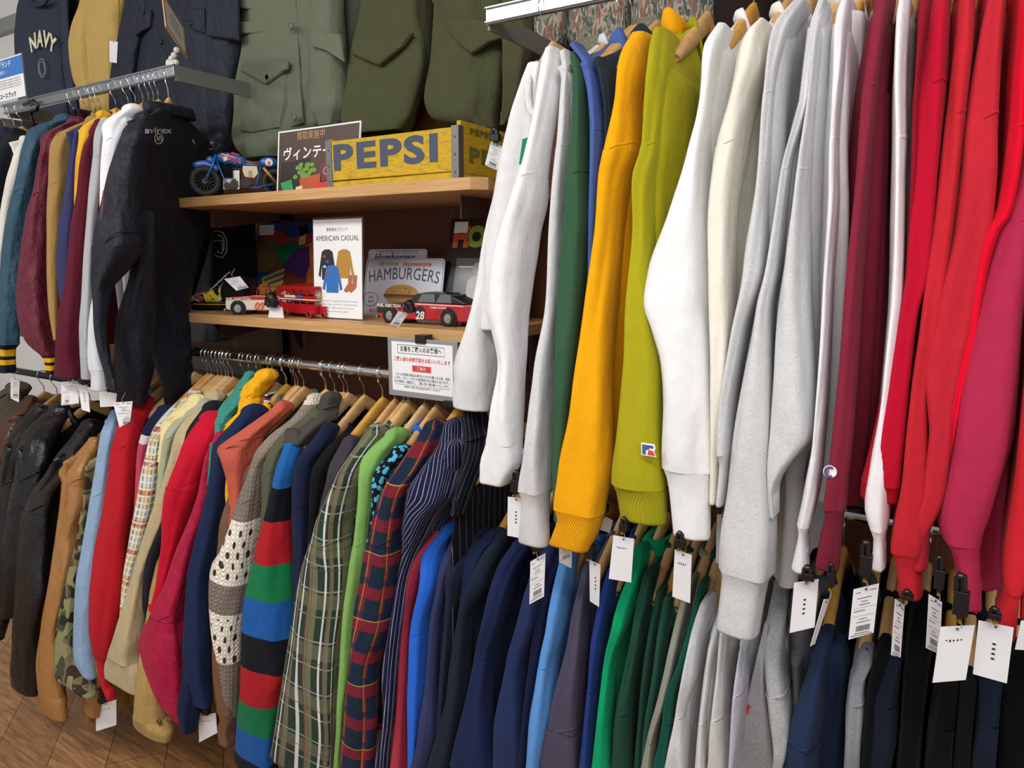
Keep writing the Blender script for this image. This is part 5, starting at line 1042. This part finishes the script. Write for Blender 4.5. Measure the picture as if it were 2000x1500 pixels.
# tin signs
def roundrect(n=6, rx=.05, ry=.06): return [(c[0]+rx*math.cos(a), c[1]+ry*math.sin(a)) for c, a0 in (((1-rx, 1-ry), 0), ((rx, 1-ry), 90), ((rx, ry), 180), ((1-rx, ry), 270)) for a in [math.radians(a0+90*k/n) for k in range(n+1)]]
tinw = solid('tin_white', '#dcdde4', .35)
for (x0, x1, yt, y, lb, nm) in ((712, 826, 487, 1.66, 'pale tin sign with blue script peeking out behind the hamburger sign', 'b'), (708, 860, 505, 1.6, 'white tin sign advertising homestyle hamburgers with a burger picture', 'h')):
    tl, tr, bl = fit(x0, x1, yt, y, SL, .03); f = Frame(tl, tr, bl); r = thing('tin_sign', lb, 'sign', tuple((Vector(bl)+Vector(tr))/2)); m = MB(); f.poly(m, roundrect(), 0, .002); m.build('panel', tinw, r)
    m = MB(); rim = [f.p(.5+(u-.5)*.97, .5+(v-.5)*.965, .002) for u, v in roundrect()]; m.tube(rim+[rim[0]], .0009, 5, False); m.build('border_line', solid('tin_blue', '#5b6690', .5), r)
    if nm == 'b':
        m = MB(); f.text(m, 'THE WORLD FAMOUS', .5, .04, f.h*.035, .003, maxw=f.w*.7); m.build('lettering', inkgrey, r); m = MB(); f.text(m, 'Hamburger', .45, .13, f.h*.12, .003, True and .02, shear=.3, maxw=f.w*.7); m.build('lettering', inkblue, r)
    else:
        m = MB(); f.text(m, 'TRY OUR', .3, .1, f.h*.06, .003, maxw=f.w*.26); m.build('lettering', inkgrey, r); m = MB(); f.text(m, 'Homestyle', .66, .1, f.h*.075, .003, .02, shear=.3, maxw=f.w*.36); m.build('lettering', inkred, r)
        m = MB(); f.text(m, 'HAMBURGERS', .5, .27, f.h*.2, .003, arc=1.2, maxw=f.w*.9, vert=1.05); m.build('lettering', solid('tin_navy', '#4e5272', .6), r)
        for (col, pts, nm2) in (('#c99a5e', [(.28+.22*(1+math.cos(a)), .62-.17*math.sin(a)) for a in [math.pi*k/14 for k in range(15)]], 'bun_picture'), ('#9a3a3a', [(.27, .62), (.73, .62), (.72, .66), (.28, .66)], 'patty_picture'), ('#6a8a3a', [(.26, .655), (.74, .655), (.7, .69), (.3, .69)], 'salad_picture'), ('#c28f55', [(.29, .69), (.71, .69), (.66, .76), (.34, .76)], 'bun_picture')):
            m = MB(); f.poly(m, pts, .0026, .0004); m.build(nm2, solid('t'+col, col, .5), r)
        m = MB()
        for k in range(16): f.ell(m, .36+.28*rr.random(), .5+.09*rr.random(), .007, .006, .0036, 8)
        m.build('seed_picture', solid('sesame', '#7a5228', .5), r)
        for u in (.1, .9):
            m = MB(); rim = [f.p(u+.1*math.cos(a), .72+.12*math.sin(a), .003) for a in [2*math.pi*k/24 for k in range(25)]]; m.tube(rim, .0007, 5, False); m.build('badge_ring', inkblue, r); m = MB(); f.text(m, '100%', u, .69, f.h*.04, .003); f.text(m, 'Beef', u, .76, f.h*.05, .003, shear=.3); m.build('lettering', inkred, r)
        m = MB(); f.text(m, 'BEST IN TOWN', .45, .93, f.h*.06, .003, maxw=f.w*.7, vert=1); m.build('lettering', inkred, r)
# second record
bl = XC(858, 1.6, SL); br = XC(985, 1.6, SL); tl = Vector((XC(882, 1.68, 1.76).x, 1.68, PY(930, 425, 1.68)[2])); tr = Vector((br.x+.03, 1.68, tl.z)); f, r = board('record_sleeve', 'black record sleeve with big decorated letters at the right end of the lower shelf', 'record', tl, tr, bl, .003, solid('sleeve_black', '#171416', .25, coat=.6))
for k, (ch, cc_) in enumerate((('H', '#c8542e'), ('O', '#93a63a'), ('L', '#cf3f34'), ('F', '#b88a2a'))):
    m = MB(); f.text(m, ch, .17+.2*k, .2, f.h*.19, .002, .07); m.build('lettering', solid('l'+cc_, cc_, .4), r)
f.slab('photo_print', solid('grey_photo', '#6d6f70', .2, coat=.8), r, .0008, .14, .4, .95, .96, d=.0004)
for u in (.42, .62): m = MB(); f.ell(m, u, .5, .05, .06, .0018); f.poly(m, [(u-.1, .62), (u, .56), (u+.1, .62), (u+.12, .95), (u-.12, .95)], .0018); m.build('figure_picture', solid('fig_grey%s' % u, '#b9bbbb' if u < .5 else '#4e4f51', .4), r)
m = MB(); f.poly(m, [(.06, .04), (.24, .04), (.24, .15), (.06, .15)], .002); m.build('price_sticker', card, r)
# notice hanging from the middle rail
tl = PY(759, 660, 1.315); tr = PY(890, 655, 1.315); bl = PY(766, 768, 1.315); tr = Vector((tr[0], 1.315, tl[2])); bl = Vector((tl[0], 1.315, bl[2])); f = Frame(tl, tr, bl); r = thing('notice_sign', 'white Japanese notice in a grey frame clipped to the round middle rail', 'sign', tuple((Vector(tl)+Vector(tr))/2))
f.slab('frame', solid('grey_frame', '#8f8f90', .3), r, -.004, -.02, -.02, 1.02, 1.03, bevel=.001); f.slab('print', paper, r, .0006, .045, .05, .955, .93)
m = MB(); rim = [f.p(u, v, .001) for u, v in ((.14, .1), (.84, .1), (.84, .25), (.14, .25), (.14, .1))]; m.tube(rim, .0006, 4); f.text(m, '古着をご購入のお客様へ', .49, .175, f.h*.075, .0012, .012, maxw=f.w*.62); m.build('lettering', ink, r)
m = MB(); f.text(m, 'ご購入前の状態確認をお願いいたします', .5, .36, f.h*.06, .0012, .015, maxw=f.w*.84); m.build('lettering', inkred, r)
m = MB(); f.poly(m, [(.36, .45), (.64, .45), (.64, .56), (.36, .56)], .0008); m.build('red_box', inkred, r); m = MB(); f.text(m, 'ご案内', .5, .505, f.h*.05, .0022); m.build('lettering', paper, r)
m = MB()
for k, s_ in enumerate(['こちらの売場の商品は海外仕入れの古着となる為、商品', 'に汚れ・ダメージなどの使用感がある場合があります。', '必ず状態をご確認の上、ご購入頂く様お願いいたします。']): f.text(m, s_, .5, .635+.065*k, f.h*.042, .0012, maxw=f.w*.82)
f.text(m, '※商品のご購入後の返品はお受けしかねます', .5, .85, f.h*.03, .0012, maxw=f.w*.55); f.poly(m, [(.1, .81), (.9, .81), (.9, .814), (.1, .814)], .001); m.build('lettering', ink, r)
m = MB(); m.box(f.p(.92, 1.04, .0), (.03, .02, .012)); m.box(f.p(.5, -.02, -.01), (.03, .03, .02)); m.build('clip', plastic, r)
# blue sign at the left edge
tl = PY(-36, 128, 1.33); tr = PY(45, 137, 1.33); bl = PY(-36, 190, 1.33); tr = np.array([tr[0], 1.33, tl[2]]); bl = np.array([tl[0], 1.33, PY(10, 197, 1.33)[2]]); f = Frame(tl, tr, bl); r = thing('brand_sign', 'blue and white Japanese sign in a clear holder at the left edge', 'sign', tuple((Vector(bl)+Vector(tr))/2))
f.slab('holder', clear, r, -.003, -.02, -.03, 1.03, 1.12); f.slab('print', paper, r, .0005); f.slab('blue_band', solid('sign_blue', '#3f7ccc', .5), r, .0004, 0, .03, 1, .46, d=.0006)
m = MB(); f.text(m, 'ブランド', .58, .16, f.h*.12, .0014, .02); f.text(m, '買取中！', .5, .34, f.h*.08, .0014); m.build('lettering', paper, r)
m = MB(); 
for k in range(4): f.text(m, 'ABERCROMBIE HOLLISTER AVIREX SCHOTT', .5, .53+.06*k, f.h*.03, .0012, maxw=f.w*.85)
f.text(m, 'リユースブック', .55, .9, f.h*.1, .0012, .03); m.build('lettering', ink, r)
m = MB(); P = [PY(x, y, 1.33) for x, y in ((46, 205), (58, 200), (66, 197), (74, 205), (72, 215), (62, 216), (60, 228), (68, 246))]; m.tube(P, .006, 8); m.build('clip', plastic, r, smooth=True)
# wooden framed sign standing on the end of the upper left rail
c4 = [PY(319, -8, 1.30), PY(358, 55, 1.42), PY(364, 120, 1.42), PY(326, 52, 1.30)]; r = thing('framed_sign', 'small wood-framed white sign turned edge-on above the end of the upper left rail', 'sign', tuple(PY(345, 125, 1.36)))
f = Frame(c4[0], c4[1], c4[3]); f.N = Vector((1, -.2, 0)).normalized(); f.slab('frame', beech3, r, -.008, -.04, -.04, 1.04, 1.04); f.slab('print', paper, r, .0008, .05, .06, .95, .94)
m = MB(); [f.text(m, 'ITEM %', .5, .3+.2*k, f.h*.08, .0016) for k in range(0)]; f.poly(m, [(.3, .25), (.7, .25), (.7, .3), (.3, .3)], .0012); f.poly(m, [(.2, .45), (.8, .45), (.8, .48), (.2, .48)], .0012); f.poly(m, [(.2, .6), (.8, .6), (.8, .63), (.2, .63)], .0012); m.build('printed_lines', inkgrey, r)
m = MB(); 
for k, (x, y) in enumerate(((345, 98), (340, 108), (335, 115), (330, 122), (344, 122))): m.ball(PY(x, y, 1.36), .009, 10, 6)
m.box(PY(337, 128, 1.36), (.035, .02, .02)); m.build('clip_stand', solid('milky_plastic', '#d9d5cf', .2), r, smooth=False)
# lettering on the coach jacket back
def ontor(px, py): return PX(px, py, -2.012)
from mathutils.bvhtree import BVHTree
avb = [c for c in av.children if c.name.startswith('body')][0]; bv = BVHTree.FromPolygons([tuple(v.co+av.location) for v in avb.data.vertices], [tuple(p.vertices) for p in avb.data.polygons])
def oncloth(px, py):
    d = Vector(ray(px, py)).normalized(); h = bv.ray_cast(Vector((0, 0, H)), d)[0]; return h-d*.0015 if h else Vector(PX(px, py, -1.99))
m = MB(); V, Fc = textpoly('avirex', 1, .022); w0, w1_ = min(v_[0] for v_ in V), max(v_[0] for v_ in V)
m.add([oncloth(283+(x-w0)/(w1_-w0)*53, 255-y*17) for x, y in V], Fc)
m.tube([oncloth(310+8*math.cos(a), 271+9.5*math.sin(a)) for a in [2*math.pi*q/24 for q in range(25)]], .0016, 5, False); V, Fc = textpoly('AR', 1, .05); m.add([oncloth(310+x*9, 271-y*12) for x, y in V], Fc); m.build('lettering', solid('white_print', '#d8dade', .8), av)
# cuff logos
def logo(parent, px, py, y, kind):
    P = Vector(PY(px, py, y))
    if kind == 'C':
        m = MB(); m.disc(P, (0, 1, 0), .0085, .002, 24); q = m.build('logo_patch', paper, parent); m = MB(); m.tube([P+Vector((.0055*math.cos(a), -.002, .0065*math.sin(a))) for a in [math.radians(d) for d in range(50, 320, 15)]], .0016, 6); m.build('letter', inkblue, q); m = MB(); m.box(P+Vector((-.002, -.002, 0)), (.002, .002, .009)); m.build('letter_bar', inkred, q)
    else:
        m = MB(); m.prism([(-.011, -.009), (.013, -.009), (.009, -.002), (.011, .004), (.009, .0105), (-.012, .0105)], P, (1, 0, 0), (0, 0, 1), (0, -1, 0), .0015); q = m.build('logo_patch', paper, parent)
        m = MB(); m.prism([(-.009, -.007), (-.004, -.007), (-.004, .001), (.001, .001), (.001, .004), (.008, .004), (.007, .008), (-.01, .008)], P+Vector((0, -.0015, 0)), (1, 0, 0), (0, 0, 1), (0, -1, 0), .001); m.build('letter', inkblue, q)
        m = MB(); m.prism([(-.001, -.007), (.011, -.007), (.007, 0), (.001, .0005)], P+Vector((0, -.0015, 0)), (1, 0, 0), (0, 0, 1), (0, -1, 0), .001); m.build('letter_leg', inkred, q)
def byl(t_): return [o for o in sc.objects if o.get('label', '').startswith(t_)][0]
logo(byl('pale grey ash'), 1029, 884, 1.012, 'C'); logo(byl('dusty maroon'), 1621, 921, 1.0, 'C'); logo(byl('mustard green'), 1267, 879, 1.0, 'R')
m = MB(); m.tube([PY(x, y, 1.125) for x, y in ((1455, 1396), (1460, 1388), (1465, 1378), (1462, 1376), (1458, 1384), (1457, 1393), (1463, 1390))], .0012, 5); m.build('script_print', inkred, byl('mid grey marl hoodie'))
m = MB(); 
for k in range(9): P = PY(201-.4*k, 375+6*k, 1.055); V, Fc = textpoly('0AH8EBR0H'[k], .011, .03); m.add([(P[0]+y, P[1], P[2]-x) for x, y in V], Fc)
m.build('lettering', solid('dull_red_print', '#a8384a', .8), byl('white long sleeve tee'))
# ================================================================ price tags
def tag(desc, quad, y, clip=None, lines='hand', cat='price tag'):
    P = [Vector(PY(x, z, y)) for x, z in quad]; c = sum(P, Vector())/4
    r = thing('price_tag', desc, cat, tuple((P[0]+P[1])/2), 'price tags')
    # card kept stiff and flat: slight depth difference between its two sides
    w_ = (P[1]-P[0]).length; 
    for i in (1, 2): P[i].y += .012
    N = (P[1]-P[0]).cross(P[3]-P[0]).normalized(); N = N if N.y < 0 else -N
    m = MB(); V = P+[p+N*.0006 for p in P]; m.add(V, [(3, 2, 1, 0), (4, 5, 6, 7), (0, 1, 5, 4), (1, 2, 6, 5), (2, 3, 7, 6), (3, 0, 4, 7)]); m.build('card', card, r)
    U = P[1]-P[0]; W = P[3]-P[0]; q = lambda u, v: P[0]+U*u+W*v+N*.0011
    def strip(m, u0, v0, u1, v1): m.add([q(u0, v0), q(u1, v0), q(u1, v1), q(u0, v1)], [(0, 1, 2, 3)])
    m = MB(); rr = random.Random(hash(desc) % 999 if False else len(desc))
    if lines == 'bar':
        for v, u0, u1 in ((.08, .1, .3), (.07, .65, .92), (.2, .2, .75), (.27, .35, .6), (.33, .3, .7), (.45, .1, .55), (.62, .35, .65), (.68, .25, .8), (.9, .2, .8), (.94, .08, .92)):
            u = u0
            while u < u1: d = rr.uniform(.02, .05); strip(m, u, v, min(u+d, u1), v+.018); u += d+.02
        u = .25
        while u < .8: d = rr.uniform(.01, .03); strip(m, u, .76, u+d, .87); u += d+.018
        strip(m, .06, .4, .94, .404); strip(m, .06, .56, .94, .564)
    elif lines == 'hand':
        for k in range(5): u = .2+.11*k; strip(m, u, .22+.02*rr.random(), u+.05, .25+.03*rr.random())
    elif lines == 'side':
        for k in range(4): strip(m, .45, .35+.09*k, .55, .385+.09*k)
    cc_ = q(.5, .05); m.disc(cc_, N, .0016, .0006, 10)
    m.build('printing', ink, r)
    top = q(.5, .05)
    if clip:
        x0, y0_, x1, y1 = clip; a = Vector(PY((x0+x1)/2, y0_, y-.004)); b = Vector(PY((x0+x1)/2, y1, y-.004)); wd_ = abs(PY(x1, y1, y)[0]-PY(x0, y1, y)[0])
        m = MB(); h_ = (a-b).length; ax = (a-b).normalized(); s_ = ax.cross(Vector((0, 1, 0))).normalized(); g = lambda u, v: a-ax*h_*v+s_*u*wd_*.5
        m.tube([g(-.25, 0.02), g(-.3, .3), g(-.25, .9)], wd_*.2, 8); m.tube([g(.35, .08), g(.38, .4), g(.1, .95)], wd_*.16, 8); m.ball(g(0, .06), wd_*.24, 12, 8)
        m.box(g(-.05, .6), (wd_*.75, .012, h_*.5)); m.build('clip', plastic, r, smooth=False, bevel=.001); m = MB(); m.disc(g(.05, .95), (0, 1, 0), .0022, .018, 12); m.build('rivet', solid('brass', '#b9953f', .35, .9), r)
        m = MB(); m.tube([g(0, .95), (g(0, 1)+top)/2+Vector((.003, -.004, 0)), top], .0006, 5); m.build('cord', solid('clear_cord', '#b9b9b9', .4), r)
    else:
        m = MB(); m.tube([top, top+Vector((.002, -.003, .012)), top+Vector((0, .01, .028))], .0006, 5); m.build('cord', solid('clear_cord', '#b9b9b9', .4), r)
T = tag
T('white card tag beside the ash cuff, turned narrow', [(992, 970), (1018, 977), (1014, 1056), (991, 1046)], 1.02, (997, 920, 1018, 968), 'side')
T('barcode tag hanging under the ash cuff before slate navy cloth', [(1036, 1097), (1059, 1084), (1056, 1170), (1034, 1180)], 1.03, (1036, 1056, 1060, 1078), 'bar')
T('small barcode tag above the sky blue sweatshirt', [(1092, 1067), (1112, 1062), (1110, 1115), (1092, 1097)], 1.06, None, 'bar')
T('thin turned tag below the orange cuff', [(1151, 1093), (1167, 1108), (1164, 1191), (1152, 1174)], 1.04, (1141, 1045, 1163, 1093), 'side')
T('small tag seen beside the orange cuff against the hangers', [(1165, 1000), (1192, 1020), (1185, 1045), (1160, 1030)], 1.12, (1168, 972, 1190, 1004), 'none')
T('white card tag under the mustard cuff', [(1198, 1045), (1233, 1057), (1227, 1143), (1189, 1130)], 1.02, (1208, 1012, 1230, 1040), 'hand')
T('white card tag under the kicked-out white cuff', [(1318, 1073), (1346, 1089), (1343, 1184), (1313, 1165)], 1.02, (1315, 1040, 1341, 1072), 'hand')
T('barcode strip peeking out under the kicked-out white cuff', [(1342, 1036), (1382, 1038), (1381, 1053), (1341, 1052)], 1.05, None, 'bar')
T('blank tag tucked left of the lowest grey cuff', [(1400, 1005), (1416, 1007), (1413, 1100), (1398, 1100)], 1.08, None, 'none')
T('blank square tag before the charcoal hoodie', [(1551, 1138), (1596, 1137), (1588, 1232), (1542, 1236)], 1.0, (1560, 1108, 1595, 1136), 'side')
T('tag turned nearly edge-on left of the round neck navy sweatshirt', [(1609, 1170), (1617, 1177), (1588, 1265), (1582, 1262)], 1.0, (1612, 1100, 1634, 1150), 'none')
T('large printed barcode tag above the navy round neck', [(1667, 1151), (1715, 1146), (1704, 1243), (1657, 1249)], .99, (1674, 1056, 1707, 1134), 'bar')
T('narrow barcode tag under the first bright red cuff', [(1748, 1169), (1765, 1190), (1757, 1292), (1740, 1279)], 1.0, (1755, 1155, 1788, 1172), 'bar')
T('narrow barcode tag left of the handwritten dated one', [(1814, 1160), (1839, 1183), (1834, 1286), (1808, 1265)], 1.0, (1820, 1085, 1848, 1160), 'bar')
T('big white tag with a handwritten date', [(1837, 1224), (1904, 1229), (1886, 1337), (1821, 1333)], .96, (1855, 1120, 1897, 1214), 'hand')
T('big white tag tilted right of the dated one', [(1911, 1211), (1981, 1234), (1967, 1344), (1900, 1316)], .98, (1925, 1188, 1960, 1212), 'side')
T('white tag cut by the right edge of the photo', [(1994, 1212), (2040, 1220), (2032, 1280), (1982, 1268)], 1.0, None, 'none')
T('small printed tag hanging on the yellow crate corner', [(959, 276), (979, 287), (966, 332), (947, 322)], 1.36, (955, 253, 978, 280), 'bar')
T('white tag below the red knit cuff near the floor', [(187, 1378), (220, 1370), (220, 1420), (188, 1428)], 1.05, (188, 1340, 206, 1372), 'hand')
T('white tag with a cut corner below the navy track cuff', [(388, 1395), (414, 1397), (417, 1436), (389, 1450)], 1.05, (392, 1360, 410, 1396), 'hand')
T('grey barcode tag under the long maroon cuff', [(120, 746), (144, 745), (146, 789), (120, 792)], 1.06, None, 'bar')
T('turned tag right of the grey barcode one on the left', [(152, 748), (162, 751), (168, 807), (160, 800)], 1.06, (153, 736, 170, 750), 'side')
T('blank tag under the pale ash cuff', [(194, 762), (220, 770), (218, 795), (196, 795)], 1.08, None, 'none')
T('printed tag touching the red knit sweater shoulder', [(221, 786), (251, 785), (246, 825), (234, 835)], 1.06, None, 'bar')
T('curled narrow tag at the far left below the teal cuff', [(21, 738), (31, 740), (29, 787), (21, 778)], 1.08, None, 'bar')
T('plain white tag on the sandy tan jacket', [(214, 80), (224, 80), (222, 122), (214, 121)], 1.6, None, 'none')
T('white and grey tag clipped on the toy motorcycle', [(436, 333), (461, 332), (461, 369), (436, 370)], 1.405, None, 'none')
T('black security tag of the toy motorcycle', [(424, 318), (447, 319), (448, 347), (427, 346)], 1.395, None, 'none')
T('price tag stuck up behind the painted boot', [(438, 545), (462, 540), (479, 562), (462, 568)], 1.38, None, 'bar')
T('tag hanging between the toy convertible and the bus', [(527, 600), (545, 600), (548, 622), (524, 620)], 1.36, (515, 580, 545, 600), 'bar')
T('tag hanging from the toy muscle car over the shelf edge', [(778, 608), (792, 612), (773, 639), (761, 634)], 1.34, (786, 592, 812, 612), 'bar')
o = [q for q in sc.objects if q.get('label') == 'black security tag of the toy motorcycle'][0]
for ch in o.children:
    if ch.name.startswith('card'): ch.data.materials[0] = plastic
# light fittings seen as part of the ceiling
for x, y in ((-2.6, -.35), (.1, -.35), (-1.2, -1.9)):
    r = thing('ceiling_light', 'white ceiling light %s' % {-2.6: 'over the left rails', .1: 'over the right rails', -1.2: 'behind the viewer'}[x], 'lamp', (x, y, 2.98)); m = MB(); m.box((x, y, 2.99), (1.6, .2, .02)); m.build('housing', white, r)

tw = [o for o in sc.objects if o.get('label', '').startswith('tan cotton jacket whose')][0]
for x_, y_ in ((311, 1410), (331, 1407)): button(tw, x_, y_, 1.0, .008, solid('horn_button', '#6b4a2a', .4))

for lab, pts, col_ in (('mustard green crewneck', ((1322, 66, 1.26), (1334, 84, 1.27), (1346, 112, 1.29), (1360, 138, 1.31), (1373, 156, 1.34), (1384, 164, 1.37)), fb('#a9a11c', 'rib')),
                       ('slate navy sweatshirt with its round neck', ((1600, 1228, 1.2), (1608, 1246, 1.2), (1624, 1260, 1.21), (1642, 1256, 1.24), (1656, 1240, 1.27), (1662, 1224, 1.29)), fb('#26344f', 'rib')),
                       ('thin cool white sweatshirt', ((1664, 30, 1.24), (1668, 50, 1.25), (1677, 66, 1.27), (1690, 68, 1.3), (1700, 50, 1.33), (1702, 28, 1.35)), fb('#ecebf0', 'rib'))):
    m = MB(); m.tube([PY(*q) for q in pts], .0085, 10, flat=.55); m.build('neckband', col_, byl(lab), smooth=True)
